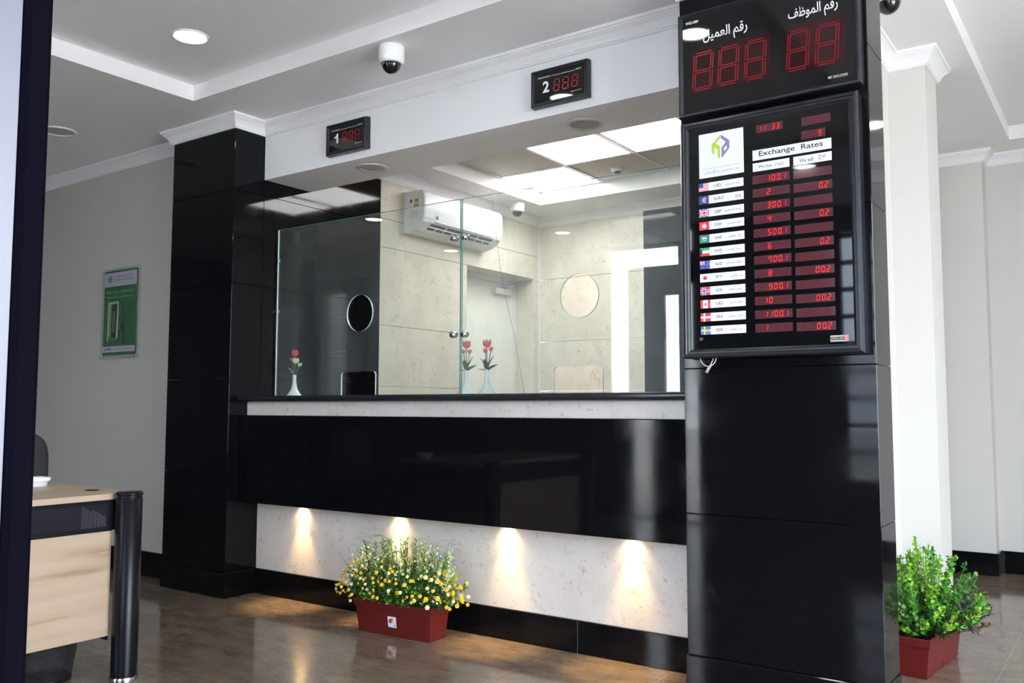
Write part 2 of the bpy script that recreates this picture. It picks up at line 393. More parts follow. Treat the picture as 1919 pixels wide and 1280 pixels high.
def window(n, x0, x1, z0, z1, bars_h, bars_v, axis, p, gl, fr=.05):
    b = MB()
    def bx(a0, a1, c0, c1, q0, q1, m): b.box(a0, a1, q0, q1, c0, c1, m) if axis == 'X' else b.box(q0, q1, a0, a1, c0, c1, m)
    for a in [x0, x1-fr] + bars_v: bx(a, a+fr, z0, z1, p-.03, p+.03, BLKM)
    for c in [z0, z1-fr] + bars_h: bx(x0+fr, x1-fr, c, c+fr*.8, p-.028, p+.028, BLKM)
    o = struct(b, 'window_%d' % n)
    g = MB()
    if axis == 'X': g.box(x0+fr, x1-fr, p-.003, p+.003, z0+fr, z1-fr, gl)
    else: g.box(p-.003, p+.003, x0+fr, x1-fr, z0+fr, z1-fr, gl)
    g.build('pane', o); return o
WIN1 = window(1, .13, 1.02, 0, 3.03, [], [], 'X', -5.24, WGL, .025)
window(2, 2.42, 6.58, .5, 2.8, [.75, 1.0, 1.25, 1.5, 1.75, 2.0, 2.25, 2.5], [3.6, 4.9], 'X', -5.24, TGL)
window(3, -3.7, -.3, .2, 2.9, [], [-2.0], 'Y', 7.68, WGL)
b = MB(); b.box(.355, .80, -5.34, -5.282, 0, 2.8, GR); b.box(.80, 1.05, -5.34, -5.282, 2.46, 2.8, GR)
struct(b, 'wall_entrance_portal')
b = MB(); b.box(.805, .83, -5.235, -5.232, 1.95, 2.25, mat('green_vinyl', (.0, .30, .10), .4)); b.build('green_vinyl_strip', WIN1)
# shuttered window in the far teller wall (seen mirrored in the black granite)
b = MB()
SH = mat('shutter_slats', (.7, .72, .74), .5)
for k in range(30):
    z = 1.03 + k*.05; b.box(2.62, 3.13, 3.395, 3.402, z-.006, z+.006, BLKF); b.add([(2.62, 3.40, z), (3.13, 3.40, z), (3.13, 3.43, z+.043), (2.62, 3.43, z+.043)], [(0, 1, 2, 3)], SH)  # added dark strips paint the shadow lines between the slats
b.box(2.6, 2.62, 3.38, 3.44, 1.0, 2.55, PLW); b.box(3.13, 3.15, 3.38, 3.44, 1.0, 2.55, PLW); b.box(2.62, 3.13, 3.37, 3.45, 2.50, 2.55, PLW)
struct(b, 'window_4')
# teller side door
b = MB(); b.box(-.26, -.22, 2.20, 3.17, .01, 2.35, mat('off_white_door', (.84, .85, .80), .4), .002); d1 = struct(b, 'door_1')
b = MB(); b.box(-.3, -.21, 3.17, 3.2, 0, 2.40, PLW); b.box(-.3, -.21, 2.17, 2.20, 0, 2.40, PLW); b.box(-.3, -.21, 2.20, 3.17, 2.352, 2.40, PLW)
b.build('door_frame', d1)
b = MB(); b.box(-.2195, -.17, 2.82, 3.08, 2.24, 2.30, CHR, .006); b.tube([(-.19, 2.95, 2.30), (-.12, 3.05, 2.335), (-.2, 3.15, 2.36)], .008, CHR); b.build('door_closer', d1)
b = MB(); b.box(.001, .016, 3.27, 3.2999, 0, 2.93, PLW, .003); struct(b, 'trim_cable_duct')

# crown mouldings and skirtings
CR = [(0, 2.965), (.012, 2.965), (.012, 2.972), (.018, 2.975), (.024, 2.990), (.036, 3.010), (.052, 3.024), (.058, 3.028), (.058, 3.034), (.068, 3.034), (.068, ZC)]
LP = [(-5, -.076), (-.66, -.076), (-.66, -.238), (0, -.238), (0, 0), (3.07, 0), (3.07, -.238), (3.85, -.238), (3.85, 0), (3.63, 0), (3.63, 1.17), (3.815, 1.17), (3.815, 1.48), (3.45, 1.48), (3.45, 3.38), (3.80, 3.38), (3.80, 3.56), (7.6, 3.56)]
b = MB(); b.sweep(LP, CR, WHITE); struct(b, 'trim_1')
TC = [(o, z-.05) for o, z in CR]
b = MB(); b.sweep([(0, .40), (0, 3.3), (3.4, 3.3)], TC, WHITE); struct(b, 'trim_2')
SK = [(0, .157), (.010, .157), (.013, .154), (.013, 0)]
b = MB(); b.sweep([(-5, -.076), (-.667, -.076)], [(0, .168), (.012, .168), (.015, .165), (.015, 0)], GR); struct(b, 'baseboard_left')
b = MB(); b.sweep(LP[9:], SK, GR); struct(b, 'baseboard_right')

# open glazed door leaf edge close to the camera on the left
b = MB(); b.box(3.305, 3.352, -4.3, -3.138, .02, 3.0, mat('pale_grey_door_panel', (.15, .15, .19), .35)); d2 = struct(b, 'door_2')
b = MB(); b.box(3.298, 3.363, -3.137, -3.097, 0.01, 3.04, mat('black_gasket', (.004, .0035, .007), .6, spec=.0), .008); b.box(3.302, 3.328, -3.097, -3.091, 0.01, 3.04, GR, .003); b.build('door_stile', d2)

# ------------------------------------------------------------------ counter
t = thing('teller_counter', (1.535, 0, 0), 'long bank teller counter with black granite front and cream marble base', 'counter')
b = MB(t.location)
b.box(.001, 3.069, 0, .12, .156, .62, CREAM); b.build('base_panel', t)
b = MB(t.location)
for a, c in ((.001, 1.20), (1.201, 2.4), (2.401, 3.069)): b.box(a, c, -.012, .12, 0, .155, GR, .002)
b.build('plinth', t)
b = MB(t.location)
b.box(.002, 1.471, -.16, -.135, .588, 1.127, GR, .0025); b.box(1.472, 3.069, -.16, -.135, .588, 1.127, GR, .0025)
b.box(.002, 3.069, -.135, .12, .60, 1.12, GR); b.build('front_panel', t)
b = MB(t.location)
for a, c in ((.002, 1.07), (1.071, 2.235), (2.236, 3.069)): b.box(a, c, -.098, .12, 1.128, 1.212, CREAM, .001)
b.build('upper_band', t)
b = MB(t.location)
for a, c in ((.002, .62), (.621, 2.05), (2.051, 3.069)):
    pr = [(.42, 1.213)] + [(-.160 - .018*math.sin(q), 1.2315 - .018*math.cos(q)) for q in [PI*i/10 for i in range(11)]] + [(.42, 1.25)]
    b.extrude([(y, z) for y, z in pr], a, c, 'X', mat('dark_granite_nosing', (.016, .017, .024), .16))
b.build('countertop', t)
b = MB(t.location); b.box(.05, 3.0, .12, .14, 0, 1.212, WOOD); b.build('back_panel', t)
# spot lights below the panel
WARM = mat('warm_spot_lens', (.9, .8, .6), .4, emit=(1, .72, .34), es=14)
for i, x in enumerate((.44, 1.24, 1.985, 2.70)):
    lb = ['warm recessed spotlight nearest the left black column', 'warm recessed spotlight shining behind the flower planter', 'warm recessed spotlight just right of the flower planter', 'warm recessed spotlight nearest the right display column'][i]
    t = thing('spotlight', (x, -.038, .600), lb + ', under the counter panel', 'spotlight', 'small spotlights under the counter front')
    b = MB(t.location); b.lathe((x, -.038, .5995), [(.022, 0), (.034, -.0045), (.037, -.002), (.037, 0)], CHR, 24); b.build('trim_ring', t)
    b = MB(t.location); b.lathe((x, -.038, .5985), [(.0, -.001), (.022, -.001)], WARM, 20); b.build('lens', t)
    for en, ang, bl, cl, rx in ((2.6, 110, 1.0, (1, .74, .42), 8), (21, 60, .8, (1, .64, .26), -7)):
        l = bpy.data.lights.new('spot_lamp', 'SPOT'); l.energy = en; l.color = cl; l.spot_size = math.radians(ang); l.spot_blend = bl; l.shadow_soft_size = .01
        o = bpy.data.objects.new('spot_lamp', l); COL.objects.link(o); o.parent = t; o.location = (0, 0, -.008); o.rotation_euler = (math.radians(rx), 0, 0)

# ------------------------------------------------------------------ glass screen
def pane_mesh(L, H, th, holes, m, me):
    """pane in local x,z with an ellipse hole and a rounded slot; returns builder"""
    b = MB()
    (cx, cz, ra, rb), (s0, s1, sh) = holes
    N = 48
    circ = [(cx+ra*math.cos(2*PI*i/N), cz+rb*math.sin(2*PI*i/N)) for i in range(N)]
    r = .022; slot = [(s0, 0)] + [(s0+r-r*math.cos(q), sh-r+r*math.sin(q)) for q in [PI/2*i/6 for i in range(7)]] + \
        [(s1-r+r*math.sin(q), sh-r+r*math.cos(q)) for q in [PI/2*i/6 for i in range(7)]] + [(s1, 0)]
    zc0 = .30
    outs = []
    # lower strip with the slot
    low = [(0, 0)] + slot + [(L, 0), (L, zc0), (0, zc0)]
    outs.append(low)
    # ring between a square and the circle
    q = .19; sq = []
    for i in range(N):
        a = 2*PI*i/N; c, s_ = math.cos(a), math.sin(a); k = q/max(abs(c), abs(s_)); sq.append((cx+c*k, cz+s_*k))
    for y, flip in ((0, False), (th, True)):
        def face(ps): b.add([(x, y, z) for x, z in ps], [tuple(range(len(ps)))[::-1] if flip else tuple(range(len(ps)))], m)
        for p in outs: face(p)
        for i in range(N): j = (i+1) % N; face([circ[i], sq[i], sq[j], circ[j]])
        face([(0, zc0), (cx-q, zc0), (cx-q, cz+q), (0, cz+q)]); face([(cx+q, zc0), (L, zc0), (L, cz+q), (cx+q, cz+q)])
        face([(cx-q, zc0), (cx+q, zc0), (cx+q, cz-q), (cx-q, cz-q)]) if cz-q > zc0+.001 else None
        face([(0, cz+q), (L, cz+q), (L, H), (0, H)])
    return b, circ, slot
for nm, loc, rz, L, H, holes, lab_ in (
    ('security_screen', (.016, .11, 1.25), 0, 1.551, 1.107, ((.765, .505, .109, .114), (.615, .905, .146)), 'left clear glass security screen with round hole and document slot on the counter'),
    ('security_screen', (1.578, .11, 1.25), math.atan(.046), 1.488, 1.107, ((.745, .505, .112, .114), (.595, .880, .142)), 'right clear glass security screen with a long crack, beside the display boards')):
    t = thing(nm, loc, lab_, 'glass screen', 'glass screens on the teller counter', rz)
    b, circ, slot = pane_mesh(L, H, .010, holes, DUSTY if rz else GLASS, EDGE); b.build('pane', t)
    b = MB()
    b.box(-.0005, .0008, 0, .010, 0, H, GEDGE if rz == 0 else EDGE); b.box(L-.0008, L+.0005, 0, .010, 0, H, EDGE)
    b.box(0, L, 0, .010, H-.0008, H+.0005, EDGE)
    b.build('polished_edge', t); b = MB()
    n = len(circ); b.add([(x, 0, z) for x, z in circ]+[(x, .010, z) for x, z in circ], [(i, (i+1) % n, n+(i+1) % n, n+i) for i in range(n)], GEDGE, True); b.build('speech_hole_edge', t); b = MB()
    n = len(slot); b.add([(x, 0, z) for x, z in slot]+[(x, .010, z) for x, z in slot], [(i, i+1, n+i+1, n+i) for i in range(n-1)], GEDGE, True)
    b.build('document_slot_edge', t)
    if rz:
        b = MB(); pts = [(.195, 1.107), (.215, 1.0), (.232, .86), (.262, .66), (.31, .45), (.345, .33), (.352, .30), (.38, .16), (.412, 0)]
        b.tube([(x, .005, z) for x, z in pts], .0011, mat('glass_crack', (.16, .22, .20), .3), 5); b.build('crack', t)
for i, (x, z) in enumerate(((1.522, 2.137), (1.600, 2.137), (1.520, 1.588), (1.598, 1.588))):
    lb = ('upper' if i < 2 else 'lower') + (' left' if i % 2 == 0 else ' right') + ' round chrome clamp where the two glass screens meet'
    t = thing('glass_clamp', (x, .1095 if x < 1.58 else .1105, z), lb, 'glass clamp', 'round chrome clamps on the glass joint')
    b = MB(); b.lathe((0, 0, 0), [(.0, .0145), (.014, .0145), (.0178, .012), (.019, .008), (.019, .0)], CHR, 28, 'Y'); b.build('cap', t)
    b = MB(); b.lathe((0, .012, 0), [(.019, .0), (.019, -.008), (.0, -.009)], CHR, 28, 'Y'); b.build('back_plate', t)
for i, z in enumerate((2.15, 1.81)):
    t = thing('wall_clip', (.009, .115, z), ('upper' if i == 0 else 'lower') + ' small chrome clip holding the left glass edge to the black wall', 'clip', 'small clips at the left edge of the glass')
    b = MB(); b.box(-.008, .016, -.010, -.0055, -.012, .012, CHR, .002); b.build('front_plate', t)
    b = MB(); b.box(-.008, .016, .0055, .010, -.012, .012, CHR, .002); b.build('rear_plate', t)

# ------------------------------------------------------------------ vases with tulips
PINK = mat('pink_petals', (.80, .09, .10), .55); CREAMP = mat('cream_petals', (.78, .78, .45), .55); STEM = mat('stem_green', (.045, .12, .035), .6)
LEAFD = mat('tulip_leaf', (.03, .085, .03), .5)
def tulip(b, c, r, h, m, tilt=(0, 0)):
    for k in range(6):
        a = k*PI/3; r_ = r*(1 if k % 2 else .88); vs = []
        for j, (q, w_) in enumerate(((.25, .12), (.85, .52), (1.0, .60), (.92, .42), (.98, .02))):
            z = h*(j/4)
            for s_ in (-1, 0, 1):
                aa = a + s_*w_; vs.append((c[0]+r_*q*math.cos(aa)+tilt[0]*z, c[1]+r_*q*math.sin(aa)+tilt[1]*z, c[2]+z))
        b.add(vs, [(j*3+i, j*3+i+1, j*3+i+4, j*3+i+3) for j in range(4) for i in range(2)], m, True)
def leaf(b, p0, d, up, L, W, m, bend=.3, n=5):
    d = Vector(d).normalized(); s_ = d.cross(Vector(up)).normalized(); u_ = s_.cross(d); vs = []
    for j in range(n+1):
        t_ = j/n; w_ = W*math.sin(PI*(t_*.92+.05)); p = Vector(p0) + d*L*t_ - u_*bend*L*t_*t_
        vs += [tuple(p - s_*w_ + u_*w_*.3), tuple(p), tuple(p + s_*w_ + u_*w_*.3)]
    b.add(vs, [(j*3+i, j*3+i+1, j*3+i+4, j*3+i+3) for j in range(n) for i in range(2)], m, True)
def vase(loc, label, kind):
    t = thing('flower_vase', loc, label, 'vase', 'small white vases of tulips behind the glass')
    b = MB(); b.lathe((0, 0, 0), [(0, 0), (.052, 0), (.053, .004), (.040, .018), (.026, .040), (.017, .065), (.0125, .095), (.0115, .125), (.013, .142), (.011, .142), (.009, .12), (.009, .05)], GLZ, 28); b.build('vase_body', t)
    fl = [((.0, 0, .262), .024, .048, PINK)] + ([((-.03, .0, .235), .012, .022, PINK), ((.022, -.01, .215), .022, .040, CREAMP), ((.052, 0, .197), .013, .024, CREAMP), ((.03, .01, .195), .010, .02, CREAMP)] if kind == 0 else
         [((-.003, -.01, .232), .012, .030, PINK), ((.027, 0, .240), .012, .028, PINK)] if kind == 1 else [((-.012, -.01, .234), .011, .026, PINK), ((.022, 0, .232), .013, .026, PINK)])
    for c, r, h, m in fl:
        b = MB(); tulip(b, c, r, h, m, (c[0]*1.5, 0)); o = b.build('tulip', t)
        if m is CREAMP: o['label'] = 'cream white tulip'
        b = MB(); b.tube([(0, 0, .10), (c[0]*.4, c[1]*.5, .17), (c[0], c[1], c[2]+.003)], .0022, STEM, 6); b.build('stem', t)
    lv = [((-.6, -.2, 1.0), .085), ((.5, .1, 1.1), .09)] if kind == 0 else [((-.35, -.3, 1.2), .09), ((1.0, -.2, .55), .10), ((-1.0, 0, .35), .06), ((.25, .3, 1.2), .10), ((.05, -.4, 1.3), .075)]
    for d, L in lv:
        b = MB(); leaf(b, (0, 0, .13), d, (-d[0], -d[1]-.01, 1.2), L, .018, LEAFD, .12); b.build('leaf', t)
vase((.10, .2, 1.25), 'white vase with red and cream tulips beside the left black wall', 0)
vase((1.545, .2, 1.25), 'white vase of pink tulips right behind the glass joint', 2)
vase((1.690, .2, 1.25), 'white vase of pink tulips just right of the glass joint', 1)

# ------------------------------------------------------------------ LED digits
SEG = {'0': 'abcdef', '1': 'bc', '2': 'abged', '3': 'abgcd', '4': 'fgbc', '5': 'afgcd', '6': 'afgedc', '7': 'fabc', '8': 'abcdefg', '9': 'abcdfg', ' ': ''}
def digit(b, ch, x, z, w_, h, y, m, th=.16, sl=.12, only=None):
    T = th*w_; P = {'a': ((0, h), (w_, h)), 'b': ((w_, h), (w_, h/2)), 'c': ((w_, h/2), (w_, 0)), 'd': ((0, 0), (w_, 0)), 'e': ((0, h/2), (0, 0)), 'f': ((0, h), (0, h/2)), 'g': ((0, h/2), (w_, h/2))}
    for s_ in SEG[ch]:
        (ax, az), (bx, bz) = P[s_]; g = .14*w_*.6
        if az == bz:
            q = [(ax+g, az), (ax+g+T*.5, az+T*.5), (bx-g-T*.5, bz+T*.5), (bx-g, bz), (bx-g-T*.5, bz-T*.5), (ax+g+T*.5, az-T*.5)]
        else:
            q = [(ax, az-g), (ax+T*.5, az-g-T*.5), (bx+T*.5, bz+g+T*.5), (bx, bz+g), (bx-T*.5, bz+g+T*.5), (ax-T*.5, az-g-T*.5)]
        b.poly([(x+p[0]+sl*p[1], z+p[1]) for p in q][::-1], y, m)
def dots(b, ch, x, z, w_, h, y, m, n=9, sl=.08, gap=.10, d=.0028):
    P = {'a': ((0, h), (w_, h)), 'b': ((w_, h), (w_, h/2)), 'c': ((w_, h/2), (w_, 0)), 'd': ((0, 0), (w_, 0)), 'e': ((0, h/2), (0, 0)), 'f': ((0, h), (0, h/2)), 'g': ((0, h/2), (w_, h/2))}
    for s_ in SEG[ch]:
        (ax, az), (bx, bz) = P[s_]; hor = az == bz
        for row in (-1, 1):
            for i in range(n):
                t_ = (i+.5+.6)/(n+1.2); px = ax+(bx-ax)*t_; pz = az+(bz-az)*t_
                if hor: pz += row*gap*w_*.5
                else: px += row*gap*w_*.5
                px += sl*pz; b.rect(x+px-d/2, x+px+d/2, z+pz-d/2, z+pz+d/2, y, m)

# ------------------------------------------------------------------ window number displays
for n_, x0, x1 in (('1', .618, .962), ('2', 2.145, 2.485)):
    z0, z1 = 2.722, 2.916
    t = thing('window_number_display', ((x0+x1)/2, 0, z0), 'small black framed display with white number %s and red digits on the beam' % n_, 'display', 'numbered displays on the white beam')
    b = MB(t.location); b.box(x0, x1, -.018, -.0005, z0, z1, BLKF)
    b.ring(x0, x1, z0, z1, [(0, -.018), (.003, -.038), (.010, -.040), (.016, -.036), (.020, -.036), (.023, -.030)], BLKF); b.build('frame', t)
    b = MB(t.location); b.rect(x0+.022, x1-.022, z0+.022, z1-.022, -.0305, ACR); b.build('screen', t)
    y = -.0312; b = MB(t.location)
    xa, xb = x0+.04, x1-.04
    b.text('WINDOW DISPLAY', xa, xa+.075, z1-.046, z1-.038, y, LETW, .01); b.rect(xa+.078, xb-.035, z1-.0445, z1-.0425, y, LETW)
    b.text('WSD-01M', xb-.033, xb, z1-.044, z1-.036, y, LETW, .01)
    b.build('heading_line', t); b = MB(t.location); b.text('QC', xb-.058, xb-.047, z0+.040, z0+.048, y, LETW, .02); b.text('QUIK SYSTEMS', xb-.043, xb, z0+.041, z0+.047, y, LETW)
    b.build('maker_mark', t); b = MB(t.location)
    if n_ == '1': b.poly([(xa+.028+p*.034, z0+.070+q*.060) for p, q in [(.58, 0), (.98, 0), (.98, 1), (.66, 1), (.50, .82), (.0, .66), (.0, .50), (.58, .62)]], y, LETW)
    else: b.text(n_, xa+.028 if n_ == '1' else xa+.03, xa+.028+(.024 if n_ == '1' else .042), z0+.070, z0+.130, y, LETW, .03)
    b.build('window_number', t)
    for k in range(3):
        b = MB(t.location); digit(b, '8', x0+.136+k*.054, z0+.068, .031, .058, y, SEGM, .17, .10); b.rect(x0+.136+k*.054+.036, x0+.136+k*.054+.040, z0+.065, z0+.069, y, SEGM); b.build('led_digit', t)

# ------------------------------------------------------------------ upper queue board
x0, x1, z0, z1 = 3.092, 3.839, 2.414, 2.866
t = thing('queue_number_board', ((x0+x1)/2, -.238, z0), 'large upper black board with dim red digits and white Arabic headings', 'display board')
b = MB(t.location); b.box(x0+.002, x1-.002, -.285, -.2395, z0+.002, z1-.002, BLKF)
b.ring(x0, x1, z0, z1, [(.001, -.284), (0, -.304), (.004, -.310), (.010, -.311), (.017, -.305), (.021, -.300)], BLKF); b.build('frame', t)
b = MB(t.location); b.rect(x0+.0205, x1-.0205, z0+.0205, z1-.0205, -.3005, ACR); b.build('screen', t)
y = -.3012
b = MB(t.location); b.rect(3.150, 3.492, 2.508, 2.705, -.3008, UPB); b.rect(3.552, 3.785, 2.508, 2.705, -.3008, UPB); b.build('digit_field', t)
for (gx, gz) in ((3.159, 2.528), (3.271, 2.527), (3.386, 2.526), (3.560, 2.524), (3.673, 2.522)):
    b = MB(t.location); dots(b, '8', gx, gz, .076, .150, y, SEGD, 13, .07, .13, .0042)
    b.build('led_digit', t)
b = MB(t.location); b.text('WSD-03M', 3.126, 3.184, 2.819, 2.831, y, LETW, .015); b.build('model_text', t); b = MB(t.location)
b.text(arab('رقم العميل'), 3.205, 3.398, 2.712, 2.778, y, LETW, .011)
b.build('customer_heading', t); b = MB(t.location); b.text(arab('رقم الموظف'), 3.567, 3.760, 2.711, 2.775, y, LETW, .011); b.build('clerk_heading', t); b = MB(t.location)
b.text('QC', 3.716, 3.732, 2.454, 2.464, y, LETW, .02); b.text('QUIK SYSTEMS', 3.736, 3.790, 2.458, 2.464, y, LETW, .01); b.rect(3.736, 3.790, 2.455, 2.4562, y, LETW); b.build('maker_mark', t)

# ------------------------------------------------------------------ exchange rate board
x0, x1, z0, z1 = 3.097, 3.826, 1.384, 2.388
t = thing('exchange_rate_board', ((x0+x1)/2, -.238, z0), 'tall lower black board of red exchange rates with flags and white labels', 'display board')
b = MB(t.location); b.box(x0+.002, x1-.002, -.285, -.2395, z0+.002, z1-.002, BLKF)
b.ring(x0, x1, z0, z1, [(.001, -.284), (0, -.303), (.006, -.312), (.016, -.314), (.019, -.309), (.028, -.309), (.031, -.304), (.038, -.300)], BLKF); b.build('frame', t)
b = MB(t.location); b.rect(x0+.0375, x1-.0375, z0+.0375, z1-.0375, -.3005, ACR); b.build('screen', t)
y = -.3008; y2 = -.3012; y3 = -.3016
def logo(b, ox, oz, s_, yy, g=LIME, v=SLATE):     # house-shaped cube emblem, about 1 x 1.3 units
    Pg = [[(.50, 1.30), (.50, 1.12), (.17, .80), (0, .84)], [(0, .84), (.16, .84), (.14, .28), (.02, .36)],
          [(.14, .66), (.15, .86), (.22, .88), (.48, .70), (.48, .50), (.34, .52)], [(.34, .56), (.48, .60), (.48, .02), (.34, .12)]]
    for k, p in enumerate(Pg): b.poly([(ox+a*s_, oz+c*s_) for a, c in p], yy-.00003*k, g)
    Pv = [[(.53, 1.30), (1.0, .92), (.86, .82), (.80, .86), (.53, 1.12)], [(1.0, .92), (1.0, .50), (.86, .40), (.86, .82)], [(1.0, .50), (.56, .02), (.56, .22), (.70, .36), (.86, .50)],
          [(.56, .02), (.56, .58), (.70, .68), (.70, .30)], [(.56, .58), (.80, .86), (.88, .84), (.88, .70), (.70, .56)]]
    for k, p in enumerate(Pv): b.poly([(ox+a*s_, oz+c*s_) for a, c in p], yy-.00003*k, v)
b = MB(t.location); b.rect(3.179, 3.373, 2.140, 2.328, y, LABW); 
logo(b, 3.235, 2.212, .078, y2); b.text('Housing & Development Bank', 3.196, 3.356, 2.172, 2.184, y2, LIME); b.text(arab('بنك التعمير و الإسكان'), 3.198, 3.356, 2.153, 2.168, y2, SLATE); o = b.build('logo_panel', t); o['label'] = 'white panel with green and grey house emblem'
b = MB(t.location); b.rect(3.410, 3.7225, 2.180, 2.222, y, LABW); b.text('Exchange  Rates', 3.436, 3.690, 2.188, 2.216, y2, LETK, .012); b.build('title_label', t)
for (a, c, en, ar_, w1, w2) in ((3.410, 3.559, 'We buy', 'شراء', (3.432, 3.490), (3.500, 3.535)), (3.5745, 3.7225, 'We sell', 'بيع', (3.598, 3.652), (3.672, 3.700))):
    b = MB(t.location); b.rect(a, c, 2.134, 2.169, y, LABW); b.text(en, *w1, 2.142, 2.158, y2, LETK, .004); b.text(ar_ and arab(ar_), *w2, 2.143, 2.162, y2, LETK); b.build('column_label', t)
def module(x, z, w_, h, cells_, n, name='led_module', mg=None):
    b = MB(t.location); b.rect(x, x+w_, z, z+h, y, MODB)
    mg = .018 if mg is None else mg; p = (w_-mg-.008)/n; dw = p*.52; dh = h*.62; zz = z+h*.19
    for i in range(n):
        ch = cells_[i][0] if i < len(cells_) else ' '; xx = x+mg+i*p
        digit(b, '8', xx, zz, dw, dh, y2, SEGO, .2, .10)
        if ch not in ' ': digit(b, ch, xx, zz, dw, dh, y3, SEGE, .30, .10)
        if len(cells_[i]) > 1: b.rect(xx+dw*1.25, xx+dw*1.5, zz-.001, zz+.002, y3, SEGE)
    return b.build(name, t)
_ = ' '
module(3.427, 2.291, .109, .033, ['1', '1', _, '3', '3'], 5, 'clock_display', .010)
module(3.610, 2.288, .1115, .033, [_]*5, 5, 'date_display', .008)
module(3.609, 2.233, .092, .033, [_, _, _, '9'], 4, 'date_display', .008)
BUY = [[_, _, '1', '0', '0.', '1'], [_, _, '2', _, _, _], [_, _, '3', '0', '0.', '1'], [_, _, '4', _, _, _], [_, _, '5', '0', '0.', '1'], [_, _, '6', _, _, _], [_, _, '7', '0', '0.', '1'],
       [_, _, '8', _, _, _], [_, _, '9', '0', '0.', '1'], [_, '1', '0', _, _, _], [_, '1', '1', '0', '0.', '1'], [_, '1', _, _, _, _]]
SELL = [[_]*6 if i % 2 == 0 else ([_]*4+['0.', '2'] if i < 7 else [_]*3+['0', '0.', '2']) for i in range(12)]
RED = mat('flag_red', (.72, .035, .06), .4); BLU = mat('flag_blue', (.03, .06, .36), .4); FW = mat('flag_white', (.82, .82, .86), .4)
GRN = mat('flag_green', (.02, .22, .14), .4); FYE = mat('flag_yellow', (.80, .62, .12), .4); FBK = mat('flag_dark', (.03, .035, .05), .4); SBL = mat('flag_light_blue', (.10, .19, .55), .4); GR2 = mat('flag_bright_green', (.03, .40, .18), .4)
def flag(b, code, x, z, w_, h):
    Y = [y2 - .00002*k for k in range(8)]
    R = lambda a, c, d, e, m, k=1: b.rect(x+a*w_, x+c*w_, z+d*h, z+e*h, Y[k], m)
    def cross(bgm, cm, vx, tv, th_, inner=None):
        R(0, 1, 0, 1, bgm, 0); R(vx-tv, vx+tv, 0, 1, cm, 1); R(0, 1, .5-th_, .5+th_, cm, 2)
        if inner: R(vx-tv*.45, vx+tv*.45, 0, 1, inner, 3); R(0, 1, .5-th_*.45, .5+th_*.45, inner, 4)
    def jack(ax, az, aw, ah, k=0):
        q = lambda a, c, d, e, m, kk: b.rect(ax+a*aw, ax+c*aw, az+d*ah, az+e*ah, Y[kk], m)
        q(0, 1, 0, 1, BLU, k)
        for (p0, p1) in (((0, 0), (1, 1)), ((0, 1), (1, 0))):
            for m_, t_, kk in ((FW, .11, k+1), (RED, .04, k+2)):
                sgn = 1 if p1[1] > p0[1] else -1
                pts = [(0, p0[1]), (t_, p0[1]), (1, p1[1]-sgn*t_*1.3), (1, p1[1]), (1-t_, p1[1]), (0, p0[1]+sgn*t_*1.3)]
                b.poly([(ax+a*aw, az+c*ah) for a, c in pts], Y[kk], m_)
        q(.40, .60, 0, 1, FW, k+3); q(0, 1, .36, .64, FW, k+3); q(.45, .55, 0, 1, RED, k+4); q(0, 1, .43, .57, RED, k+4)
    if code == 'USD':
        R(0, 1, 0, 1, FW, 0)
        for k in range(7): R(0, 1, k*2/13, (k*2+1)/13, RED, 1)
        R(0, .45, .46, 1, BLU, 2)
    elif code == 'EURO': R(0, 1, 0, 1, BLU, 0); b.text('€', x+.28*w_, x+.75*w_, z+.2*h, z+.8*h, Y[2], FYE, .03)
    elif code == 'GBP': jack(x, z, w_, h)
    elif code == 'CHF': R(0, 1, 0, 1, RED, 0); R(.40, .60, .2, .8, FW, 1); R(.27, .73, .37, .63, FW, 2)
    elif code == 'SAR':
        R(0, 1, 0, 1, GRN, 0)
        for k in range(6): R(.24+k*.09, .24+k*.09+.05, .50+.04*(k % 2), .74, FW, 1)
        R(.24, .78, .48, .53, FW, 2); R(.30, .72, .28, .33, FW, 1)
    elif code == 'KWD': R(0, 1, .67, 1, GR2, 0); R(0, 1, .33, .67, FW, 0); R(0, 1, 0, .33, RED, 0); b.poly([(x, z), (x+.26*w_, z+.33*h), (x+.26*w_, z+.67*h), (x, z+h)], Y[1], FBK)
    elif code == 'AUD':
        R(0, 1, 0, 1, BLU, 0); jack(x, z+.5*h, .5*w_, .5*h, 1)
        for a, c in ((.25, .22), (.78, .85), (.9, .6), (.68, .55), (.78, .2)): R(a-.035, a+.035, c-.05, c+.05, FW, 6)
    elif code == 'JPY': R(0, 1, 0, 1, FW, 0); b.poly([(x+.5*w_+.0085*math.cos(2*PI*k/20), z+.5*h+.0085*math.sin(2*PI*k/20)) for k in range(20)], Y[1], RED)
    elif code == 'NOK': cross(RED, FW, .38, .14, .14, BLU)
    elif code == 'CAD':
        R(0, 1, 0, 1, FW, 0); R(0, .25, 0, 1, RED, 1); R(.75, 1, 0, 1, RED, 1)
        b.poly([(x+w_*(.5+.16*(1 if k % 2 == 0 else .45)*math.sin(2*PI*k/10)), z+h*(.5+.24*(1 if k % 2 == 0 else .45)*math.cos(2*PI*k/10))) for k in range(10)], Y[2], RED); R(.48, .52, .24, .5, RED, 3)
    elif code == 'DKK': cross(RED, FW, .38, .09, .11)
    elif code == 'SEK': cross(SBL, FYE, .38, .08, .10)
CUR = [('USD', 'دولار أمريكي'), ('EURO', 'يورو'), ('GBP', 'جنيه إسترليني'), ('CHF', 'فرنك سويسري'), ('SAR', 'ريال سعودي'), ('KWD', 'دينار كويتي'),
       ('AUD', 'دولار استرالي'), ('JPY', 'ين ياباني'), ('NOK', 'كرون نرويجي'), ('CAD', 'دولار كندي'), ('DKK', 'كرون دنمركي'), ('SEK', 'كرون سويدي')]
